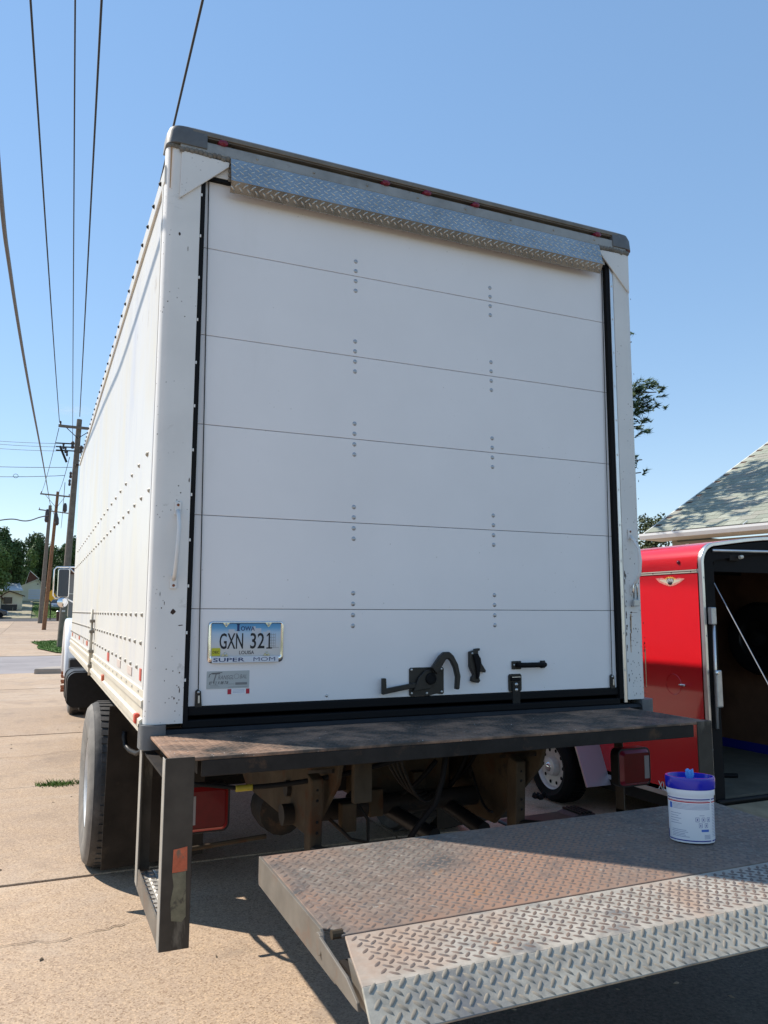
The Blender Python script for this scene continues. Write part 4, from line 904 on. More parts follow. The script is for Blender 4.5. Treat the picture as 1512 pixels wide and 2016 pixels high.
# tub of wipes
tb = thing('wipes_tub', 'white oval tub of wipes with blue lid on the steel platform', 'tub', (1.992, -1.195, pz(-1.195) + .001))
tb.rotation_euler = (0, .0, math.radians(-36)); tb.scale = (.87, .87, .94)
def tubpart(prof, name, m, parent, ax=.088, ay=.062, smooth='auto', cap=True):
    b = MB().lathe([(r, h) for r, h in prof], (0, 0, 0), 2, 48, cap, ax, ay)
    me = b.mesh(name); me.materials.append(m); 
    import bmesh
    bm = bmesh.new(); bm.from_mesh(me); bmesh.ops.recalc_face_normals(bm, faces=bm.faces); bm.to_mesh(me); bm.free()
    me.polygons.foreach_set('use_smooth', [True] * len(me.polygons)); me.set_sharp_from_angle(angle=math.radians(35))
    o = bpy.data.objects.new(name, me); COL.objects.link(o); o.parent = parent; return o
TZ = .006
body = tubpart([(.93, .004), (.95, .008), (.97, .16), (.975, .162), (1.01, .166), (1.015, .192), (1.0, .194)], 'tub_body', M['tubw'], tb)
lid = tubpart([(1.03, .186), (1.05, .190), (1.06, .222), (1.04, .228), (.98, .228), (.93, .214), (.5, .210), (.45, .216), (.18, .216), (.15, .210), (.001, .210)], 'lid', M['lid'], tb, cap=False)
def band(z0, z1, a0, a1, m, name='label_band', r=1.006, parent=None):
    n = max(2, int(abs(a1 - a0) / 5)); b = MB()
    rr = lambda z: .95 + (.97 - .95) * (z - .008) / .152
    for i in range(n + 1):
        a = math.radians(a0 + (a1 - a0) * i / n)
        for z in (z0, z1): b.v.append((rr(z) * r * .088 * math.cos(a), rr(z) * r * .062 * math.sin(a), z))
    b.f = [(2 * i, 2 * i + 2, 2 * i + 3, 2 * i + 1) for i in range(n)]
    me = b.mesh(name); me.materials.append(m); o = bpy.data.objects.new(name, me); COL.objects.link(o); o.parent = parent or tb; return o
F0, F1, G0, G1 = 188, 318, 323, 368
for a0, a1 in ((F0, F1), (G0, G1)):
    band(.152, .156, a0, a1, M['navy']); band(.142, .146, a0, a1, M['labelred']); band(.010, .014, a0, a1, M['navy'])
band(.1475, .1485, F0 + 4, F1 - 6, M['labelred'], 'fine_print')
rows = []
for k in range(5): rows.append((.136 - k * .0042, F0 + 26, F1 - 2))
for k in range(5): rows.append((.102 - k * .0085, F0 + 14, F0 + 50 - (k % 2) * 8))
rows += [(.046, F0 + 20, F0 + 62), (.040, F0 + 18, F0 + 66), (.034, F0 + 22, F0 + 58), (.024, F0 + 18, F0 + 70), (.029, F0 + 20, F0 + 60)]
rows += [(.099, F1 - 34, F1 - 20)]
for k in range(4): rows.append((.032 - k * .004, F1 - 22, F1 - 3))
for k in range(22): rows.append((.136 - k * .0052, G0 + 2, G1 - 8))
for z, a0, a1 in rows: band(z, z + .0014, a0, a1, M['print'], 'fine_print', 1.004)
band(.118, .138, F0 + 12, F0 + 23, M['labelblue'], 'round_badge', 1.005)
band(.044, .052, F1 - 30, F1 - 8, M['labelblue'], 'blue_badge', 1.005)
for k, (dz, da) in enumerate(((.078, -44), (.078, -28), (.078, -13), (.058, -36), (.058, -20))):
    for z0, z1, a0, a1 in ((dz, dz + .001, 0, 9), (dz + .014, dz + .015, 0, 9), (dz, dz + .015, 0, .8), (dz, dz + .015, 8.4, 9.2), (dz + .004, dz + .011, 3.4, 5.6)):
        band(z0, z1, F1 + da + a0, F1 + da + a1, M['navy'], 'icon_print', 1.005)
band(.012, .040, 176, 188, M['navy'], 'label_band')
wp = MB(); base = 0; nn = 11
for j in range(5):
    for i in range(nn):
        a = 2 * PI * i / nn; r = (.008, .011, .013, .015, .014)[j] * (1 + .35 * math.sin(i * 3.1 + j)); wp.v.append((r * math.cos(a), r * .8 * math.sin(a), .212 + j * .009 + .004 * math.sin(i * 2.3) * (j == 4)))
wp.f = [(j * nn + i, j * nn + (i + 1) % nn, (j + 1) * nn + (i + 1) % nn, (j + 1) * nn + i) for j in range(4) for i in range(nn)] + [tuple(range(4 * nn, 5 * nn))]
me = wp.mesh('wipe'); me.materials.append(M['wipe']); o = bpy.data.objects.new('wipe', me); COL.objects.link(o); o.parent = tb

# ================================================================== CARGO TRAILER
XT, YT, XE = 4.45, 1.10, 6.42; TZ0, TZ1 = .20, 2.14
C = thing('cargo_trailer', 'red enclosed cargo trailer with its rear open beside the truck', 'trailer', (5.4, 3, 0))
R_ = .16; YN = 5.4
sidepts = [(XT, .22)] + [(XT, 1.86)]
MB().box(XT, XT + .025, YT + .02, YN, .22, 1.885).build('side_panel', M['red'], C)
MB().box(XE - .025, XE, YT + .02, YN, .22, 1.885).build('side_panel', M['red'], C)
arc = [(XT + R_ - R_ * math.cos(a), 1.96 + R_ * math.sin(a)) for a in [i * PI / 2 / 8 for i in range(9)]]
arcr = [(XE - R_ + R_ * math.cos(a), 1.96 + R_ * math.sin(a)) for a in [PI / 2 - i * PI / 2 / 8 for i in range(9)]]
def strip(outl, th, y0, y1, name, m, parent, **k):
    """curved sheet following an outline in xz"""
    inn = []
    n = len(outl)
    for i, (x, z) in enumerate(outl):
        a, b_ = outl[max(0, i - 1)], outl[min(n - 1, i + 1)]; d = V((b_[0] - a[0], b_[1] - a[1])).normalized(); inn.append((x + d.y * th, z - d.x * th))
    return MB().prism(outl + inn[::-1], 1, y0, y1).build(name, m, parent, **k)
strip([(XT, 1.915)] + arc, .02, YT + .02, YN, 'roof_edge', M['red'], C, smooth='auto')
strip(arcr + [(XE, 1.915)], .02, YT + .02, YN, 'roof_edge', M['red'], C, smooth='auto')
crown = [(arc[-1][0] + (arcr[0][0] - arc[-1][0]) * t, 2.12 + .075 * math.sin(PI * t)) for t in [i / 10 for i in range(11)]]
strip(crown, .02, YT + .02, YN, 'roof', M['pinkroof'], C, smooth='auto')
MB().box(XT - .006, XT, YT + .03, YN, 1.888, 1.908).build('side_moulding', M['cream'], C, bevel=.002)
MB().box(XT - .012, XT - .006, YT + .03, YN, 1.905, 1.912).build('side_moulding', M['cream'], C)
for k in range(8): MB().dome((XT - .007, YT + .09 + k * .2, 1.898), .005, .003, (-1, 0, 0)).build('screw', M['blackm'], C)
MB().box(XT, XE, YN - .03, YN, .22, 1.9).build('front_panel', M['red'], C)
# rear frame: aluminium outer trim following outline
full = [(XT, .16), (XT, 1.96)] + arc[1:] + crown[1:-1] + arcr[:-1] + [(XE, 1.96), (XE, .16)]
strip([(x, z) for x, z in full], .028, YT - .012, YT + .035, 'rear_trim', M['alu2'], C, bevel=.004, smooth='auto')
inner = [(x + (.036 if x < 5.4 else -.036) * (1 if (x < XT + .01 or x > XE - .01) else .6), z - (.036 if z > 2.0 else (.018 if z > 1.9 else 0))) for x, z in full]
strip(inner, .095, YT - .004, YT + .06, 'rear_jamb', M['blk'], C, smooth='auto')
for z in (.6, 1.05, 1.42, 1.85): MB().dome((XT + .02, YT - .014, z), .006, .004, (0, -1, 0)).build('screw', M['galv'], C)
# header bar + door spring bar
MB().box(XT + .14, XE - .14, YT + .02, YT + .10, 1.90, 2.08).build('rear_header', M['blk'], C)
MB().tube([(XT + .12, YT - .01, 2.055), (XE - .2, YT - .01, 2.085)], .012, 8).build('spring_bar', M['alu2'], C, smooth=True)
MB().box(XT + .30, XT + .40, YT - .005, YT + .018, 1.985, 2.03).build('dome_light', M['oldsteel'], C, bevel=.004)
MB().tube([(XT + .375, YT - .03, 2.010), (XT + .405, YT - .03, 2.015)], .014, 8).build('dome_light', M['cream'], C)
# interior
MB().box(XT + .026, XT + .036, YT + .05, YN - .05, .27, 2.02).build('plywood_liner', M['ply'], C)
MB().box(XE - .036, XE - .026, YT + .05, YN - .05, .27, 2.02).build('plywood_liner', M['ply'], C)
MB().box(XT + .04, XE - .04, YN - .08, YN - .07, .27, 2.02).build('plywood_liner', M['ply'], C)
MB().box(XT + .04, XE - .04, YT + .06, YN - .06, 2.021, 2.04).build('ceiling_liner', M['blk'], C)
for k in range(8): 
    y = YT + .35 + k * .5; MB().box(XT + .04, XE - .04, y, y + .04, 1.96, 2.015).build('roof_bow', M['galv'] if k == 0 else M['blk'], C)
MB().box(XT, XE, YT + .02, YN, .20, .25).build('trailer_floor', M['floor'], C)
MB().box(XE - .050, XE - .037, YT + .06, YN - .1, .251, .335).build('blue_base_strip', M['blue'], C)
MB().box(XT + .01, XE - .01, YT - .02, YT + .02, .145, .235).build('threshold', M['blackm'], C, bevel=.01)
MB().tube([(XT + .03, YT - .04, .235), (XE - .03, YT - .04, .235)], .018, 8).build('ramp_hinge', M['blackm'], C, smooth=True)
# ramp door
rp = MB().prism([(YT - .05, .17), (-.62, -.075), (-.62, -.035), (YT - .05, .21)], 0, XT + .06, XE - .06).build('ramp_door', M['ramp'], C)
MB().prism([(YT - .05, .16), (-.64, -.085), (-.64, -.030), (YT - .05, .215)], 0, XT + .03, XT + .058).build('ramp_edge', M['alu2'], rp)
MB().prism([(YT - .05, .16), (-.64, -.085), (-.64, -.030), (YT - .05, .215)], 0, XE - .058, XE - .03).build('ramp_edge', M['alu2'], rp)
MB().tube([(XT + .12, YT - .01, 1.81), (XT + .06, .0, .10)], .004, 6).build('door_cable', M['galv'], C)
MB().tube([(XE - .12, YT - .01, 1.81), (XE - .06, .0, .10)], .0055, 6).build('door_cable', M['galv'], C)
# door holdback / latch bar on the left jamb
MB().tube([(XT + .06, YT - .03, .75), (XT + .075, YT - .03, 1.58)], .013, 8).build('latch_bar', M['alu2'], C, smooth=True)
MB().box(XT + .035, XT + .09, YT - .05, YT - .012, 1.50, 1.63).build('latch_keeper', M['galv'], C, bevel=.008)
MB().box(XT + .05, XT + .11, YT - .055, YT - .03, .90, 1.17).build('latch_handle', M['galv'], C, bevel=.01)
MB().dome((XT + .06, YT - .05, 1.15), .02, .012, (0, -1, 0)).build('latch_pivot', M['chrome'], C)
# chains and hook low on the trim
MB().tube([(XT - .02, YT - .01, .78), (XT - .07, YT - .03, .77), (XT - .06, YT - .02, .70), (XT - .01, YT - .02, .62), (XT - .02, YT - .02, .56)], .012, 6).build('bungee_hook', M['rubber'], C)
# marker, fuel-cap circle
MB().dome((XT - .002, 1.315, 1.975), .016, .014, (-1, 0, 0), 10).build('marker_light', M['redlens2'], C, smooth=True)
MB().lathe([(.075, -.002), (.078, -.004), (.08, 0)], (XT, 1.42, 1.04), 0, 28, False).build('lock_ring', M['red'], C)
MB().tube([(XT - .004, 1.33, 1.04), (XT - .03, 1.33, 1.045), (XT - .035, 1.27, 1.045)], .009, 8).build('door_knob', M['chrome'], C, smooth=True)
# spare tyre inside on the right wall
ty, rm = wheel(XE - .30, 2.1, .33, .2, -1, ('rubber', 'rubber'), .56, 'spare_wheel', C, rimm='blackm', zc=1.35)
# winged sticker
def sidepoly(pts, off, name, m, parent):     # pts in photo pixels on trailer side plane
    q = [P(0, XT, *p) for p in pts]
    return MB().prism([(a.y, a.z) for a in q], 0, XT - off, XT - off + .0006).build(name, m, parent)
z = lambda a, b_: (1280 + a / 12.6, 1080 + b_ / 12.6)
fl = []
for k in range(44):
    a = 2 * PI * k / 44; rr = 1 if k % 2 else .80; fl.append(z(500 + 185 * rr * math.cos(a), 815 + 125 * rr * math.sin(a)))
em = sidepoly(fl, .0010, 'winged_emblem', mat('flame_orange', (.88, .50, .10), .4, var=(30, .3)), C)
sidepoly([z(140, 745), z(300, 725), z(420, 780), z(500, 840), z(580, 780), z(700, 725), z(860, 745), z(760, 830), z(640, 900), z(500, 935), z(350, 895), z(230, 840)], .0018, 'flame_print', mat('flame_pink', (.85, .30, .25), .4, var=(60, .3)), em)
sidepoly([z(220, 775), z(400, 770), z(440, 800), z(560, 800), z(600, 770), z(790, 765), z(700, 825), z(600, 860), z(560, 880), z(440, 880), z(400, 860), z(300, 825)], .0026, 'wings', mat('wing_white', (.72, .66, .50), .4), em)
sidepoly([z(420, 740), z(580, 740), z(585, 800), z(545, 880), z(500, 910), z(455, 880), z(415, 800)], .0034, 'shield', M['ink'], em)
a, b_ = P(0, XT, *z(425, 800)), P(0, XT, *z(580, 800))
text('lettering', 'VFW', (XT - .0042, (a.y + b_.y) / 2, a.z), .030, M['tubw'], em, right=(0, -1, 0), width=abs(a.y - b_.y) * 1.05, bold=.02)
a = P(0, XT, 1304, 1547)
text('lettering', 'XL', (XT - .002, a.y, a.z + .002), .062, M['tubw'], C, right=(0, -1, 0), width=.085, bold=.012)
a = P(0, XT, 1322, 1563)
text('lettering', 'for', (XT - .002, a.y - .02, a.z - .005), .018, mat('pale_pink', (.6, .3, .3), .5), C, right=(0, -1, 0))
MB().box(XT - .010, XT, YT + .03, YN, .185, .222).build('bottom_rail', M['alu2'], C, bevel=.003)
MB().box(XT + .1, XE - .1, 2.9, 3.0, .1, .2).build('trailer_axle', M['blackm'], C)
MB().box(XT + .05, XT + .13, YT + .1, YN, .08, .2).build('chassis_rail', M['blackm'], C)
MB().box(XE - .13, XE - .05, YT + .1, YN, .08, .2).build('chassis_rail', M['blackm'], C)
# wheels: white modular rims with holes
for xo, s_ in ((4.215, -1), (XE + .235, 1)):
    ty, rm = wheel(xo, 2.73, .305, .19, s_, ('rubber', 'rubber'), .64, 'wheel', C, zc=.215, deep=.035)
    for k in range(10):
        a = 2 * PI * k / 10; MB().lathe([(.016, 0), (.001, 0)], (xo + s_ * (-.034), 2.73 + .145 * math.cos(a), .215 + .145 * math.sin(a)), 0, 12, False).build('rim_hole', M['blk'], ty)
    for k in range(5):
        a = 2 * PI * k / 5; MB().tube([(xo - s_ * .0, 2.73 + .055 * math.cos(a), .215 + .055 * math.sin(a)), (xo + s_ * .012, 2.73 + .055 * math.cos(a), .215 + .055 * math.sin(a))], .013, 8).build('lug_nut', M['chrome'], ty)
    MB().lathe([(.045, 0), (.042, s_ * .03), (.02, s_ * .045), (.0005, s_ * .046)], (xo - s_ * .01, 2.73, .215), 0, 16, False).build('hub_cap', M['chrome'], ty, smooth=True)
ft = [(3.22, .18), (3.12, .50), (2.98, .60), (2.50, .60), (2.36, .50), (2.20, .14), (2.19, .14), (2.35, .51), (2.49, .612), (2.99, .612), (3.13, .51), (3.23, .18)]
f_ = MB().prism(ft, 0, 4.205, XT).build('fender', M['fender'], C, bevel=.002)
MB().prism([(y - (0.004 if i > 5 else -.004) * 0, z) for i, (y, z) in enumerate(ft)], 0, 4.195, 4.2045).build('fender_edge', M['alu2'], f_)
MB().prism([(y, z) for y, z in ft], 0, XE, XE + .25).build('fender', M['fender'], C)
# things lying on the trailer floor
pn = P(2, .262, 1419, 1528); tl = MB().tube([(pn.x - .10, pn.y + .05, .268), (pn.x - .02, pn.y + .01, .268), (pn.x + .12, pn.y - .06, .268)], [.012, .018, .018], 10).build('flashlight', M['rubber'], smooth='auto')
tag(tl, 'black flashlight lying on the trailer floor near the rear edge', 'flashlight')
pn = P(2, .262, 1413, 1508); tl = MB().lathe([(.04, 0), (.045, .006), (.03, .014), (.001, .015)], (pn.x, pn.y, .2505), 2, 16).build('tape_roll', M['rubber'], smooth='auto')
tag(tl, 'small dark round cap lying on the trailer floor beyond the flashlight', 'cap')

# chocks, jack and lumps on the ground past the platform
pc = P(2, 0, 1062, 1570)
b = MB()
for k in range(9): b.dome((pc.x + random.uniform(-.06, .1), pc.y + random.uniform(-.03, .03), 0), random.uniform(.02, .035), random.uniform(.02, .05), (random.uniform(-.5, .5), random.uniform(-.5, .5), 1), 6)
tag(b.build('wheel_chock', M['rubber']), 'small knobbly black wheel chock on the ground by the trailer tyre', 'wheel chock')
pc = P(2, 0, 1100, 1612)
b = MB().prism([(pc.x - .5, .0), (pc.x - .48, .02), (pc.x + .05, .03), (pc.x + .10, .045), (pc.x + .26, .045), (pc.x + .28, 0)], 1, pc.y - .12, pc.y + .1)
jk = b.build('floor_jack', M['blackm'], bevel=.01); tag(jk, 'low black steel floor jack on the ground behind the platform', 'jack')
for k in range(4): MB().box(pc.x + .11 + k * .035, pc.x + .125 + k * .035, pc.y - .12, pc.y + .1, .046, .06).build('ridge', M['blackm'], jk)
pc = P(2, 0, 870, 1628)
b = MB()
for k in range(14): b.dome((pc.x + random.uniform(-.12, .14), pc.y + random.uniform(-.05, .05), 0), random.uniform(.02, .04), random.uniform(.02, .05), (random.uniform(-.6, .6), random.uniform(-.5, .5), 1), 6)
tag(b.build('rubber_scrap', M['rubber']), 'heap of torn black rubber scraps on the ground under the truck', 'rubber scraps')

# ================================================================== HOUSE ON THE RIGHT
H = thing('house', 'house with grey-green shingle roof and white gutter beyond the trailer', 'house', (12, 5, 0))
E0 = V((9.95, 7.70, 3.02)); ed = V((.215, -.977, 0)).normalized(); ou = V((.977, .215, 0)).normalized()   # eave runs along ed, roof rises along ou
PT = .5; up_ = (ou + V((0, 0, PT))).normalized(); rn = ed.cross(up_); rn = rn if rn.z > 0 else -rn
LR = 9.5; WR = 11.0
def hq(a, b_, c=0): return E0 + ed * a + up_ * b_ + rn * c
b = MB(); b.add([hq(0, 0), hq(WR, 0), hq(WR, LR), hq(0, LR), hq(0, 0, -.05), hq(WR, 0, -.05), hq(WR, LR, -.05), hq(0, LR, -.05)], [(0, 1, 2, 3), (4, 7, 6, 5), (0, 4, 5, 1), (1, 5, 6, 2), (2, 6, 7, 3), (3, 7, 4, 0)])
rf = b.build('roof', M['roofbr'], H)
rdg = hq(0, LR); b = MB(); dn = (ou - V((0, 0, PT))).normalized()
b.add([rdg, rdg + ed * WR, rdg + ed * WR + dn * LR, rdg + dn * LR], [(0, 1, 2, 3)]); b.build('roof', shingles[0], H)
b = MB(); b.add([hq(-.03, -.02, -.10), hq(-.03, LR, -.10), hq(-.03, LR, .004), hq(-.03, -.02, .004), hq(.0, -.02, -.10), hq(.0, LR, -.10), hq(.0, LR, .004), hq(.0, -.02, .004)], [(0, 1, 2, 3), (7, 6, 5, 4), (0, 4, 5, 1), (1, 5, 6, 2), (2, 6, 7, 3), (3, 7, 4, 0)]); b.build('rake_board', M['gutter'], H)
# shingles: one course after another, individual tabs in view
sm = []
for m_ in shingles:
    me = MB().add([(-.148, 0, .010), (.148, 0, .010), (.148, .30, .002), (-.148, .30, .002), (-.148, 0, 0), (.148, 0, 0)], [(0, 1, 2, 3), (0, 4, 5, 1), (0, 3, 4), (1, 5, 2)]).mesh('shingle'); me.materials.append(m_); sm.append(me)
mw = Matrix((( -ed.x, up_.x, rn.x), (-ed.y, up_.y, rn.y), (-ed.z, up_.z, rn.z))).to_euler() if False else Matrix(((ed.x, up_.x, rn.x), (ed.y, up_.y, rn.y), (ed.z, up_.z, rn.z))).to_euler()
cnt = 0; rest = MB()
row = 0; bb = 0.0
while bb < LR - .1:
    a = .0 + (.15 if row % 2 else 0) 
    while a < WR - .1:
        c = hq(a + .148, bb, .002)
        vis = (a < 6.2 and bb < 6.5)
        if vis and cnt < 300 and a < 4.1 and bb < 4.4:
            o = inst(random.choice(sm), 'shingle', c, rf, rot=mw); cnt += 1
        else:
            q = [hq(a, bb, .012), hq(a + .296, bb, .012), hq(a + .296, bb + .30, .004), hq(a, bb + .30, .004), hq(a, bb, .002), hq(a + .296, bb, .002)]
            rest.add(q, [(0, 1, 2, 3), (0, 4, 5, 1)])
        a += .302
    bb += .19; row += 1
rest.build('shingles', shingles[0], rf, kind='stuff', fix=False)
# walls, gutter, soffit
wc = [hq(.35, 0) + ou * .45, hq(WR, 0) + ou * .45]
def wall(a, b_, z0, z1, name, m, th=.1):
    a, b_ = V((a.x, a.y, 0)), V((b_.x, b_.y, 0)); d = (b_ - a).normalized(); n = V((-d.y, d.x, 0)) * th
    return MB().add([a + V((0, 0, z0)), b_ + V((0, 0, z0)), b_ + n + V((0, 0, z0)), a + n + V((0, 0, z0)), a + V((0, 0, z1)), b_ + V((0, 0, z1)), b_ + n + V((0, 0, z1)), a + n + V((0, 0, z1))], [(3, 2, 1, 0), (4, 5, 6, 7), (0, 1, 5, 4), (1, 2, 6, 5), (2, 3, 7, 6), (3, 0, 4, 7)]).build(name, m, H)
for k in range(18): wall(wc[0] - ou * (.012 if k % 2 else 0), wc[1] - ou * (.012 if k % 2 else 0), -.2 + k * .17, -.2 + (k + 1) * .17 - .002, 'siding_board', M['siding'])
wall(wc[0], wc[0] + ou * 14, -.2, 3.0, 'end_wall', M['siding'])
b = MB(); a = hq(-.02, -.02); 
gp = [(0, .0), (-.09, .0), (-.115, .06), (-.115, .10), (-.105, .10), (-.10, .065), (-.08, .012), (0, .012)]
vv = [E0 + ou * x + V((0, 0, z_ - .12)) + ed * t for t in (-.05, WR) for x, z_ in gp]; n = len(gp)
b.add(vv, [tuple(range(n)), tuple(range(2 * n - 1, n - 1, -1))] + [(i, (i + 1) % n, n + (i + 1) % n, n + i) for i in range(n)]); b.build('gutter', M['gutter'], H)
b = MB(); vv = [hq(0, 0) + V((0, 0, -.13)), hq(WR, 0) + V((0, 0, -.13)), hq(WR, 0) + ou * .5 + V((0, 0, -.13)), hq(0, 0) + ou * .5 + V((0, 0, -.13))]
b.add(vv + [v_ + V((0, 0, .07)) for v_ in vv], [(3, 2, 1, 0), (4, 5, 6, 7), (0, 1, 5, 4), (1, 2, 6, 5), (2, 3, 7, 6), (3, 0, 4, 7)]); b.build('soffit', M['blindg'], H)
for k in range(6): b = MB().tube([hq(.6 + k * 1.3, .02) + V((0, 0, -.02)) - ou * .10, hq(.6 + k * 1.3, .06) + V((0, 0, .03))], .008, 5).build('gutter_strap', M['gutter'], H)
a = wc[0] + ed * .25 - ou * .02
w_ = wall(a, a + ed * .9, 1.6, 2.75, 'window', M['winglass'], .012); wall(a - ed * .07, a - ed * .005, 1.55, 2.82, 'window_frame', M['gutter'], .012); wall(a + ed * .905, a + ed * .97, 1.55, 2.82, 'window_frame', M['gutter'], .012)

# ================================================================== TREES
def leafcloud(c, rad, n, size, seed, flat=.8, hollow=.55):
    r = np.random.default_rng(seed); b = MB()
    blobs = []
    for k in range(16):
        d = r.normal(size=3); d /= np.linalg.norm(d); rr = r.uniform(.35, .78); blobs.append((np.array(c) + d * rr * np.array(rad), r.uniform(.26, .46)))
    for k in range(n):
        bc, br = blobs[r.integers(len(blobs))]; d = r.normal(size=3); d /= np.linalg.norm(d)
        p = bc + d * np.array(rad) * br * r.uniform(hollow, 1) ; s = size * r.uniform(.6, 1.4)
        nn_ = d + r.normal(size=3) * .7; nn_ /= np.linalg.norm(nn_); a = np.cross(nn_, r.normal(size=3)); a /= np.linalg.norm(a); e = np.cross(nn_, a)
        b.v += [tuple(p - a * s), tuple(p - e * s * .55), tuple(p + a * s), tuple(p + e * s * .55)]; i = len(b.v) - 4; b.f.append((i, i + 1, i + 2, i + 3))
    return b
def tree(x, y, h, rad, n, size, m, label, seed, group='trees beyond the garages', name='leafy_tree'):
    z0 = gz(x, y); t = thing(name, label, 'tree', (x, y, z0), group)
    ch = rad[2]; cz = z0 + h - ch
    leafcloud((x, y, cz), rad, n, size, seed).build('crown', m, t, fix=False)
    b = MB().tube([(x, y, z0 - .2), (x + .1, y, z0 + h * .35), (x - .1, y, cz)], [h * .03, h * .022, h * .012], 8)
    for k in range(5):
        a = k * 1.3 + seed; b.tube([(x, y, cz - ch * .6 + k * .1 * ch), (x + rad[0] * .5 * math.cos(a), y + rad[1] * .5 * math.sin(a), cz + ch * .2)], [h * .012, h * .004], 6)
    b.build('trunk', M['bark'], t, smooth=True)
def zof(u, v, Y): p = P(1, Y, u, v); return p.x, p.z
specs = [(-8, 1032, 125, 34, 'leafm', 'broad green tree at the left edge above the white-roofed garage'),
         (22, 1036, 135, 26, 'leafd', 'tall dark leafy tree behind the white-roofed garage'),
         (48, 1062, 150, 24, 'leafm', 'rounded mid green tree just left of the far poles'),
         (72, 1046, 158, 24, 'leafd', 'dark tree standing behind the cream garage and the poles'),
         (90, 1060, 165, 22, 'leafl', 'pale green tree between the rusty brown pole and the grey pole'),
         (128, 1060, 150, 22, 'leafd', 'dark tree between the grey pole and the truck mirror'),
         (148, 1050, 140, 22, 'leafd', 'dark tree showing just left of the truck box edge'),
         (185, 1060, 150, 30, 'leafd', 'dark tree hidden mostly behind the truck box')]
for i, (u, v, Y, w_px, m_, lab) in enumerate(specs):
    x, z1 = zof(u, v, Y); r_m = w_px * (Y + 3) / 1690; hh = z1 - gz(x, Y)
    tree(x, Y, hh, (r_m * 1.55, r_m * 1.3, hh * .50), 8500, .22, M[m_], lab, i + 3)
tree(-9, 113, 9.5, (4.2, 4.2, 4.3), 5200, .3, M['leafm'], 'green tree hanging into the left edge of the picture before the garages', 41)
# undergrowth as one dark mass behind
bk = MB(); r = np.random.default_rng(5)
for k in range(26000):
    x, y = r.uniform(-22, 26), 156 + r.uniform(0, 9); zz = gz(x, y) + r.uniform(0, 6.2 + 1.5 * math.sin(x * .6)); s = r.uniform(.15, .35); a = r.normal(size=3); a /= np.linalg.norm(a); e = np.cross(a, r.normal(size=3)); e /= np.linalg.norm(e)
    p = np.array((x, y, zz)); bk.v += [tuple(p - a * s), tuple(p - e * s), tuple(p + a * s), tuple(p + e * s)]; i = len(bk.v) - 4; bk.f.append((i, i + 1, i + 2, i + 3))
tag(bk.build('woodland', M['leafd'], fix=False), 'dark undergrowth and woodland filling in behind the garages', kind='stuff')
# pine on the right behind the truck
def pine(x, y, h, label, seed, m, group=None, R0=2.9, nb=44, off=0, tips=()):
    r = random.Random(seed); z0 = gz(x, y); t = thing('pine_tree', label, 'pine tree', (x, y, z0), group)
    tr_ = MB().tube([(x, y, z0 - .1), (x + .1, y, z0 + h * .5), (x, y, z0 + h)], [.22, .14, .03], 8); nd = MB()
    for k in range(nb):
        f = (k + .5) / nb; zz = z0 + h * (.52 + .46 * f); L = R0 * (1 - f) ** .7 * r.uniform(.6, 1.05) + .3; a = k * 2.4 + off
        d = V((math.cos(a), math.sin(a), .12)); p0 = V((x, y, zz)); pts = [p0, p0 + d * L * .5 + V((0, 0, -.04 * L)), p0 + d * L + V((0, 0, .06 * L))]
        tr_.tube(pts, [.045, .03, .012], 5)
        nt_ = int(10 + L * 9)
        for j in range(nt_):
            g_ = r.uniform(.3, 1.0); q = p0.lerp(p0 + d * L + V((0, 0, .06 * L)), g_) + V((r.gauss(0, .16), r.gauss(0, .16), r.gauss(.03, .09)))
            tw = V((r.gauss(0, 1), r.gauss(0, 1), r.gauss(.5, .5))).normalized()
            for i in range(20):
                e = (tw * .8 + V((r.gauss(0, 1), r.gauss(0, 1), r.gauss(0, 1))).normalized() * .8).normalized() * r.uniform(.09, .17); s_ = e.orthogonal().normalized() * .02
                b0 = q + tw * r.uniform(-.08, .1)
                i0 = len(nd.v); nd.v += [tuple(b0 - s_), tuple(b0 + s_), tuple(b0 + e)]; nd.f.append((i0, i0 + 1, i0 + 2))
    for tip, dens, sp in tips:
        p0 = V((x, y, tip.z - .35)); mid = p0.lerp(tip, .55) + V((0, 0, -.12)); tr_.tube([p0, mid, tip], [.05, .03, .012], 5)
        for j in range(dens * 2):
            q = mid.lerp(tip, r.uniform(.25, 1.0)) + V((r.gauss(0, sp), r.gauss(0, sp), r.gauss(0, sp))); tw = V((r.gauss(.4, 1), r.gauss(0, 1), r.gauss(.7, .6))).normalized()
            for i in range(26):
                e = (tw * .9 + V((r.gauss(0, 1), r.gauss(0, 1), r.gauss(0, 1))).normalized() * .8).normalized() * r.uniform(.09, .17); s_ = e.orthogonal().normalized() * .022
                b0 = q + tw * r.uniform(-.10, .10); i0 = len(nd.v); nd.v += [tuple(b0 - s_), tuple(b0 + s_), tuple(b0 + e)]; nd.f.append((i0, i0 + 1, i0 + 2))
    tr_.build('trunk', M['bark'], t, smooth=True); nd.build('crown', m, t, fix=False)
pine(9.3, 10.6, 9.6, 'dark pine with branch tips showing past the truck above the trailer', 3, M['needle'], tips=((P(1, 10.6, 1292, 772), 26, .13), (P(1, 10.6, 1282, 800), 26, .15), (P(1, 10.6, 1268, 838), 16, .12), (P(1, 10.6, 1264, 905), 7, .08), (P(1, 10.6, 1262, 930), 8, .08)))
x, z1 = zof(1278, 1012, 34)
tree(x, 34, z1 - gz(x, 34), (1.5, 1.5, 2.6), 7000, .09, M['needle2'], 'bushy olive evergreen between the truck and the house gutter', 77, None, 'evergreen_tree')

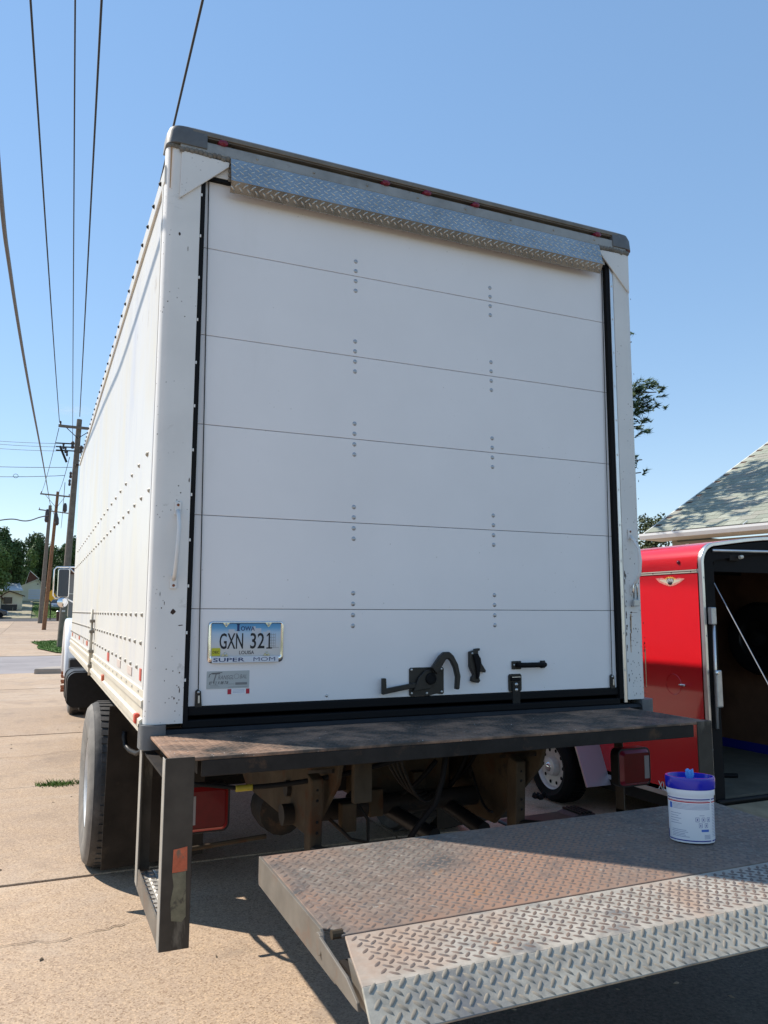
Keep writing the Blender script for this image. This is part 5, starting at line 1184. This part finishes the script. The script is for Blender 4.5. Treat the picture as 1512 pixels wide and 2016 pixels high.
# ================================================================== UTILITY POLES AND WIRES
def pole(u0, v0, Y0, u1, v1, r, m, label, arms=()):
    base = P(1, Y0, u0, v0); base.z = gz(base.x, Y0) - .1; top = P(1, Y0, u1, v1)
    t = thing('utility_pole', label, 'utility pole', (base.x, Y0, gz(base.x, Y0)), 'utility poles along the street')
    MB().tube([base, base.lerp(top, .5), top], [r, r * .85, r * .68], 14).build('pole_shaft', m, t, smooth='auto')
    for (ua, va, ub, vb, br) in arms:
        a, b_ = P(1, Y0 - r - .07, ua, va), P(1, Y0 - r - .07, ub, vb); d = (b_ - a).normalized(); n = V((0, 0, .055)); yy = V((0, .05, 0))
        ar = MB().add([a - n - yy, b_ - n - yy, b_ - n + yy, a - n + yy, a + n - yy, b_ + n - yy, b_ + n + yy, a + n + yy], [(3, 2, 1, 0), (4, 5, 6, 7), (0, 1, 5, 4), (1, 2, 6, 5), (2, 3, 7, 6), (3, 0, 4, 7)]).build('crossarm', M['wood'], t)
        for q in (a + d * .08, b_ - d * .08):
            MB().lathe([(.02, 0), (.05, .03), (.03, .06), (.055, .09), (.03, .12), (.045, .15), (.01, .18)], q + V((0, 0, .055)), 2, 10).build('insulator', M['insul'], ar, smooth='auto')
        if br:
            c_ = base.lerp(top, 1) ; f = (a + b_) / 2; cx = P(1, Y0 - r - .02, (u0 + (u1 - u0) * (v0 - br) / (v0 - v1)), br)
            for e in (a.lerp(b_, .16), a.lerp(b_, .84)): MB().tube([e, cx], .018, 5).build('brace', M['oldsteel'], t)
    return t, base, top
Y1, Y2, Y3 = 33.7, 66.4, 88.0
p1, b1, t1 = pole(119, 1276, Y1, 156.5, 826, .165, M['wood'], 'nearest grey utility pole, left of the truck box', [(115, 838, 196, 846, 863)])
p2, b2, t2 = pole(86, 1242, Y2, 114, 968, .17, M['woodbr'], 'rusty brown utility pole with one wide crossarm, in front of the far grey one', [(79, 972, 138, 978, 1000)])
p3, b3, t3 = pole(79, 1219, Y3, 99, 995, .24, M['wood'], 'farther grey utility pole with a low crossarm, just left of the brown one', [(76, 1003, 137, 1011, 0)])
# hardware on pole 1
for (u, v, w_, h_) in ((125, 878, .10, .28), (129, 886, .10, .28), (132, 892, .10, .28), (143, 876, .16, .34), (160, 885, .18, .36), (139, 935, .12, .3), (137, 950, .12, .3), (152, 915, .2, .1)):
    q = P(1, Y1 - .25, u, v); MB().lathe([(w_ * .3, -h_ / 2), (w_ * .5, -h_ * .3), (w_ * .35, 0), (w_ * .5, h_ * .3), (w_ * .2, h_ / 2)], q, 2, 8).build('fuse_cutout', M['insul'], p1)
for v in (872, 879, 886): MB().tube([P(1, Y1 - .25, 110, v), P(1, Y1 - .25, 147, v + 2)], .03, 6).build('side_bracket', M['oldsteel'], p1)
MB().tube([P(1, Y1 - .22, 131, 910), P(1, Y1 - .22, 118, 878)], .05, 6).build('side_bracket', M['oldsteel'], p1)
q = P(1, Y1 - .2, 125, 1203); MB().box(q.x - .07, q.x + .07, Y1 - .2, Y1 - .17, q.z - .04, q.z + .04).build('pole_tag', M['galv'], p1)
for (u, v) in ((93, 1012), (92, 1020), (110, 1018), (112, 1026), (128, 1000)):
    q = P(1, Y2 - .3, u, v); MB().lathe([(.1, -.35), (.17, -.2), (.15, .2), (.08, .4)], q, 2, 8).build('transformer_part', M['insul'], p2)
def wire(pts, r, m, label, group='overhead wires', n=1):
    o = MB().tube(pts, r, 6).build('overhead_wire', m, smooth=True); tag(o, label, 'wire', group); return o
def run(E, u, v, z, yb=-16):
    """from pole end E through the photo ray (u, v) at height z, on behind the camera"""
    Q = P(2, z, u, v); pts = []
    s = (Q.x - E.x) / (Q.y - E.y)
    # parabola in y with minimum at ym
    ym = -4.0; k = (E.z - z) / ((E.y - ym) ** 2 - (Q.y - ym) ** 2); z0 = z - k * (Q.y - ym) ** 2
    for i in range(41):
        y = E.y + (yb - E.y) * i / 40; pts.append(V((E.x + s * (y - E.y), y, z0 + k * (y - ym) ** 2)))
    return pts
wire(run(P(1, Y1 - .2, 117, 830), 60, 0, 9.3), .016, M['wire'], 'twisted black wire from the left end of the near crossarm, second from left')
wire(run(P(1, Y1 - .2, 143, 868), 148, 0, 8.6), .011, M['wire'], 'thin plain wire rising between the two twisted wires on the left')
wire(run(P(1, Y1 - .2, 157, 820), 200, 0, 9.9), .018, M['wire'], 'twisted black wire attached to the top of the nearest pole')
wire(run(P(1, Y1 - .2, 203, 838), 399, 0, 9.4), .018, M['wire'], 'black wire rising from behind the truck box at its top left corner')
# beads on the spacer-like wire
low = [P(1, y, u, v) for y, u, v in ((2.6, 6, 440), (3.4, 18, 520), (4.3, 28, 590), (6.3, 48, 712), (9, 65, 805), (12.5, 77, 867), (18, 85, 912), (30, 93, 958), (48, 99, 996), (Y2 - .3, 107, 1014))]
ex = [low[0] + (low[0] - low[1]) * k for k in (14, 8, 4, 2)]
ex = [V((-.47, -8, 5.2)), V((-.47, -3, 4.7)), V((-.46, .5, 4.42))]
def smoothp(pts, it=3):
    for _ in range(it):
        q = [pts[0]]
        for a, b_ in zip(pts, pts[1:]): q += [a.lerp(b_, .25), a.lerp(b_, .75)]
        pts = q + [pts[-1]]
    return pts
wire(smoothp(ex + low), .0165, M['cable'], 'thick grey service cable sweeping down from the left edge to the far poles')
for (v0, v1, u1, lb) in ((866, 873, 112, 'topmost of the three close thin wires leading left from the nearest pole'), (872, 880, 118, 'middle one of the three close thin wires leading left from the nearest pole'), (881, 888, 124, 'lowest of the three close thin wires leading left from the nearest pole')):
    a, b_ = P(1, Y1, u1, v1), P(1, Y1 + 4, -60, v0 - 3); wire(catn(a, b_, .05), .009, M['wire'], lb)
a, b_ = P(1, Y1, 142, 920), P(1, Y1 + 3, -60, 917); wire(catn(a, b_, .03), .012, M['wire'], 'single horizontal wire leaving the nearest pole leftward above the looped one')
a, b_ = P(1, Y1, 128, 936), P(1, Y1 + 3, -60, 937); o = wire(catn(a, b_, .05), .012, M['wire'], 'horizontal wire with a small loop in it near the left edge')
q = P(1, Y1 + 2, 31, 937); MB().tube([q + V((.1 * math.cos(t), 0, .09 * math.sin(t))) for t in np.linspace(0, 2 * PI, 17)], .010, 5).build('wire_loop', M['wire'], o)
a, b_ = P(1, Y1, 116, 843), P(1, Y2, 82, 970); wire(catn(a, b_, .25), .014, M['wire'], 'wire between the left crossarm ends of the near and brown poles')
a, b_ = P(1, Y1, 137, 900), P(1, Y2, 115, 970); wire(catn(a, b_, .25), .014, M['wire'], 'wire from the near pole hardware to the top of the brown pole')
a, b_ = P(1, Y2, 79, 1002), P(1, Y2, 84, 972); 
a, b_ = P(1, Y1, 128, 950), P(1, Y2, 120, 1040); wire(catn(a, b_, .4), .014, M['wire'], 'slack wire sagging from the near pole toward the brown pole')
pts = [P(1, Y2 - 1 - k * .5, u, v) for k, (u, v) in enumerate(((95, 1015), (78, 1018), (60, 1025), (45, 1026), (30, 1022), (15, 1022), (-10, 1026), (-60, 1030)))]
wire(smoothp(pts), .045, M['cable'], 'thick drooping cable leaving the brown pole toward the left edge')

# ================================================================== FAR LEFT NEIGHBOURHOOD
def gable(name, cat, label, u0, u1, vb, ve, ua, va, Y, depth, mw_, mr_, group=None):
    """gable-fronted building: facade corners u0..u1, base vb, eaves ve, apex (ua, va)"""
    a, b_ = P(1, Y, u0, vb), P(1, Y, u1, vb); e = P(1, Y, u0, ve).z; ap = P(1, Y, ua, va); z0 = gz(a.x, Y) - .5
    t = thing(name, label, cat, ((a.x + b_.x) / 2, Y, z0), group)
    MB().prism([(a.x, z0), (b_.x, z0), (b_.x, e), (ap.x, ap.z - .05), (a.x, e)], 1, Y, Y + depth).build('wall', mw_, t)
    th = .10
    for (x0, x1) in ((a.x - .35, ap.x), (b_.x + .35, ap.x)):
        xx = a.x if x0 < x1 else b_.x; ze = e + (ap.z - e) * (x0 - xx) / (ap.x - xx)
        MB().prism([(x0, ze), (x1, ap.z), (x1, ap.z + th), (x0, ze + th)], 1, Y - .35, Y + depth + .3).build('roof', mr_, t)
    return t
def front(t, u0, v0, u1, v1, Y, name, m, off=.03, fr=None):
    a, b_ = P(1, Y, u0, v1), P(1, Y, u1, v0); o = MB().box(a.x, b_.x, Y - off, Y - .001, a.z, b_.z).build(name, m, t)
    if fr: 
        for q in ((a.x - .08, a.x, a.z - .08, b_.z + .08), (b_.x, b_.x + .08, a.z - .08, b_.z + .08), (a.x, b_.x, b_.z, b_.z + .08), (a.x, b_.x, a.z - .08, a.z)):
            MB().box(q[0], q[1], Y - off - .03, Y - .001, q[2], q[3]).build('frame', fr, o)
    return o
g1 = gable('garage', 'garage', 'cream garage with white roll-up door, behind the brown pole', 38, 87, 1181, 1155, 75, 1141, 138, 7, M['barn'], M['barn'])
gd = front(g1, 56, 1161, 84, 1179, 138, 'garage_door', M['gdoor'], .05, M['gutter'])
for k in range(1, 4):
    v_ = 1161 + k * 4.5; a, b_ = P(1, 137.94, 56, v_), P(1, 137.94, 84, v_); MB().box(a.x, b_.x, 137.93, 137.948, a.z - .02, a.z + .02).build('door_joint', M['barn'], gd)
front(g1, 73, 1149, 76, 1151, 138, 'vent', M['winglass'])
g2 = gable('garage', 'garage', 'garage with broad pale metal roof at the left edge', -30, 38, 1175, 1158, 0, 1140, 134, 9, M['barn'], M['roofw'])
b = MB(); a, c_ = P(1, 131.5, -30, 1162), P(1, 131.5, 40, 1162); q = P(1, 134, 0, 1141)
MB().add([(a.x, 131.3, a.z), (c_.x + .4, 131.3, c_.z), (q.x + 2.6, 137, q.z + .05), (a.x, 137, q.z + .05), (a.x, 131.3, a.z - .1), (c_.x + .4, 131.3, c_.z - .1), (q.x + 2.6, 137, q.z - .05), (a.x, 137, q.z - .05)], [(0, 1, 2, 3), (7, 6, 5, 4), (0, 4, 5, 1), (1, 5, 6, 2), (2, 6, 7, 3), (3, 7, 4, 0)]).build('roof', M['roofw'], g2)
g3 = gable('shed', 'shed', 'small cream shed with brown roof edge and one dark window', 3, 42, 1201, 1172, 19, 1164, 118, 4, M['sheds'], M['roofbr'])
front(g3, 8, 1177, 23, 1187, 118, 'window', M['winglass'], .04, M['roofbr'])
g5 = gable('shed', 'shed', 'corner of another cream shed cut off by the left edge', -40, 1, 1201, 1176, -20, 1162, 117, 4, M['sheds'], M['roofbr'])
g4 = gable('brick_house', 'house', 'dark red brick gable half hidden in the trees', 54, 72, 1150, 1136, 59, 1124, 147, 5, M['brickred'], M['gutter'])
# tan building right of the pole
a, b_ = P(1, 104, 133, 1222), P(1, 104, 190, 1222)
tbn = thing('building', 'plain tan building with a dark roof band behind the truck mirror', 'building', (a.x, 104, 0))
MB().box(a.x, b_.x, 104, 112, gz(a.x, 104) - .3, P(1, 104, 140, 1130).z).build('wall', M['tanwall'], tbn)
MB().box(a.x - .2, b_.x, 103.8, 112.2, P(1, 104, 140, 1130).z, P(1, 104, 140, 1118).z).build('roof', M['roofbr'], tbn)
MB().box(a.x - .05, b_.x, 103.93, 103.999, P(1, 104, 140, 1170).z, P(1, 104, 140, 1168).z).build('ledge', M['cream'], tbn)
# bins
for k, (u0, u1, v0) in enumerate(((3, 10, 1190), (10, 17, 1189), (18, 24, 1189), (26, 33, 1189))):
    a, b_ = P(1, 116, u0, 1199), P(1, 116, u1, v0); z0 = gz(a.x, 116)
    t = thing('wheelie_bin', ['leftmost dark wheelie bin by the shed wall', 'second dark wheelie bin from the left at the shed', 'third dark wheelie bin below the shed window', 'rightmost dark wheelie bin at the shed corner'][k], 'wheelie bin', (a.x, 116, z0), 'bins outside the cream shed')
    cx = (a.x + b_.x) / 2; h = b_.z - z0
    MB().add([(cx - .22, 115.8, z0), (cx + .22, 115.8, z0), (cx + .22, 116.2, z0), (cx - .22, 116.2, z0), (cx - .28, 115.7, z0 + h * .9), (cx + .28, 115.7, z0 + h * .9), (cx + .28, 116.3, z0 + h * .9), (cx - .28, 116.3, z0 + h * .9)], [(3, 2, 1, 0), (4, 5, 6, 7), (0, 1, 5, 4), (1, 2, 6, 5), (2, 3, 7, 6), (3, 0, 4, 7)]).build('bin_body', M['bin'], t)
    MB().prism([(115.65, z0 + h * .9), (116.3, z0 + h), (116.35, z0 + h * .9)], 0, cx - .30, cx + .30).build('lid', M['bin'], t)
a, b_ = P(1, 99.5, 112, 1221), P(1, 99.5, 118, 1204)
tc_ = thing('trash_can', 'dark trash can with pale lid just left of the nearest pole', 'trash can', (a.x, 99.5, gz(a.x, 99)))
MB().lathe([(.2, 0), (.26, b_.z - gz(a.x, 99))], ((a.x + b_.x) / 2, 99.5, gz(a.x, 99)), 2, 14).build('bin_body', M['roofbr'], tc_); MB().lathe([(.28, 0), (.2, .1)], ((a.x + b_.x) / 2, 99.5, b_.z), 2, 14).build('lid', M['galv'], tc_)
# warning sign
q = P(1, 101, 101, 1173); zb = gz(q.x, 101)
sg = thing('road_sign', 'yellow diamond warning sign right of the brown pole', 'road sign', (q.x, 101, zb))
MB().prism([(q.x - .58, q.z), (q.x, q.z - .72), (q.x + .58, q.z), (q.x, q.z + .72)], 1, 100.9, 100.93).build('sign_board', M['signy'], sg)
MB().tube([(q.x, 101, zb - .1), (q.x, 101, q.z + .5)], .06, 8).build('sign_post', M['oldsteel'], sg)
# cars
def car(x, y, rz, label, m, s=1.0):
    z0 = gz(x, y); t = thing('parked_car', label, 'car', (x, y, z0)); kids = []
    prof = [(-2.2, .35), (-2.25, .75), (-1.6, .95), (-1.0, 1.42), (.7, 1.45), (1.5, 1.0), (2.2, .85), (2.3, .4), (1.9, .25), (-1.9, .25)]
    kids.append(MB().prism(prof, 1, -.88, .88).build('body', m, None, bevel=.12))
    kids.append(MB().prism([(-1.02, 1.0), (-.85, 1.36), (.62, 1.38), (1.2, 1.0)], 1, -.895, .895).build('windows', M['winglass'], None))
    kids.append(MB().add([(-1.08, -.7, 1.39), (-1.08, .7, 1.39), (-1.55, .75, 1.0), (-1.55, -.75, 1.0)], [(0, 1, 2, 3)]).build('rear_window', M['winglass'], None))
    kids.append(MB().add([(.78, -.7, 1.43), (.78, .7, 1.43), (1.5, .75, 1.03), (1.5, -.75, 1.03)], [(0, 1, 2, 3)]).build('windscreen', M['winglass'], None))
    for a in (-1.4, 1.45):
        for b_ in (-.9, .9): kids.append(MB().lathe([(.33, -.1), (.33, .1)], (a, b_ * .93, .33), 1, 20).build('wheel', M['rubber'], None))
    for b_ in (-.65, .65):
        kids.append(MB().box(2.22, 2.32, b_ - .14, b_ + .14, .62, .76).build('headlight', M['tubw'], None)); kids.append(MB().box(-2.29, -2.2, b_ - .12, b_ + .12, .62, .8).build('tail_light', M['redlens'], None))
    for k in kids: k.parent = t; k.matrix_parent_inverse = Matrix.Identity(4)
    t.rotation_euler = (0, 0, rz); t.scale = (s, s, s)
x, z1 = zof(110, 1200, 117); car(x + .1, 117, -PI / 2, 'silver-blue parked car behind the yellow sign', M['carg'])
x, z1 = zof(-3, 1205, 103); car(x - 1.3, 104.6, 0, 'dark car nosing in at the left edge by the grass', M['carp'])
# substation frames in the distance
b_s = thing('steel_frame', 'pale steel lattice posts between the far poles and the mirror', 'steel frame', (P(1, 150, 120, 1110).x, 150, 0))
for u in (113, 118, 123, 128): a = P(1, 150, u, 1118); c_ = P(1, 150, u + 1, 1076 + (u % 5) * 2); MB().tube([(a.x, 150, gz(a.x, 150)), c_], .12, 6).build('steel_post', M['galv'], b_s)
MB().tube([P(1, 150, 112, 1085), P(1, 150, 129, 1086)], .1, 6).build('steel_beam', M['galv'], b_s)
# grass beyond the dark shade strip
for poly, lab in (([(-22, 103.6), (-8.2, 103.6), (-5.2, 112), (-4.6, 126), (-22, 126)], 'grass in front of the cream sheds, left of the gravel lane'), ([(.2, 103.6), (9, 103.6), (9, 116), (-.2, 130), (-.6, 118)], 'grass right of the gravel lane around the sign')):
    grass_patch('grass', poly, .05, 9000, .12, M['grass'], lab)
# faint cloud wisp far away
cm_ = bpy.data.materials.new('thin_cloud'); cm_.use_nodes = True; nc = cm_.node_tree; pv = nc.nodes.new('ShaderNodeVolumePrincipled'); nc.nodes.remove(nc.nodes['Principled BSDF'])
tcg = N(nc, 'ShaderNodeTexCoord'); nz = noise(nc, tcg.outputs['Object'], 1.6, 5, .6); gr_ = N(nc, 'ShaderNodeTexGradient', gradient_type='SPHERICAL'); nc.links.new(tcg.outputs['Object'], gr_.inputs[0])
mu = N(nc, 'ShaderNodeMath', operation='MULTIPLY'); nc.links.new(ramp(nc, nz, [(.42, (0, 0, 0)), (.7, (1, 1, 1))]), mu.inputs[0]); nc.links.new(gr_.outputs[1], mu.inputs[1])
mu2 = N(nc, 'ShaderNodeMath', operation='MULTIPLY'); nc.links.new(mu.outputs[0], mu2.inputs[0]); mu2.inputs[1].default_value = .011; nc.links.new(mu2.outputs[0], pv.inputs['Density']); pv.inputs['Color'].default_value = (1, 1, 1, 1)
nc.links.new(pv.outputs[0], nc.nodes['Material Output'].inputs['Volume'])
pc = P(1, 3000, 142, 808); b = MB().lathe([(.02, -1), (.5, -.85), (.87, -.5), (1, 0), (.87, .5), (.5, .85), (.02, 1)], (0, 0, 0), 2, 24)
cl_ = b.build('cloud', cm_, None, smooth=True); cl_.location = pc; cl_.scale = (85, 60, 22); tag(cl_, 'thin white wisp of cloud above the nearest pole', 'cloud', kind='structure')
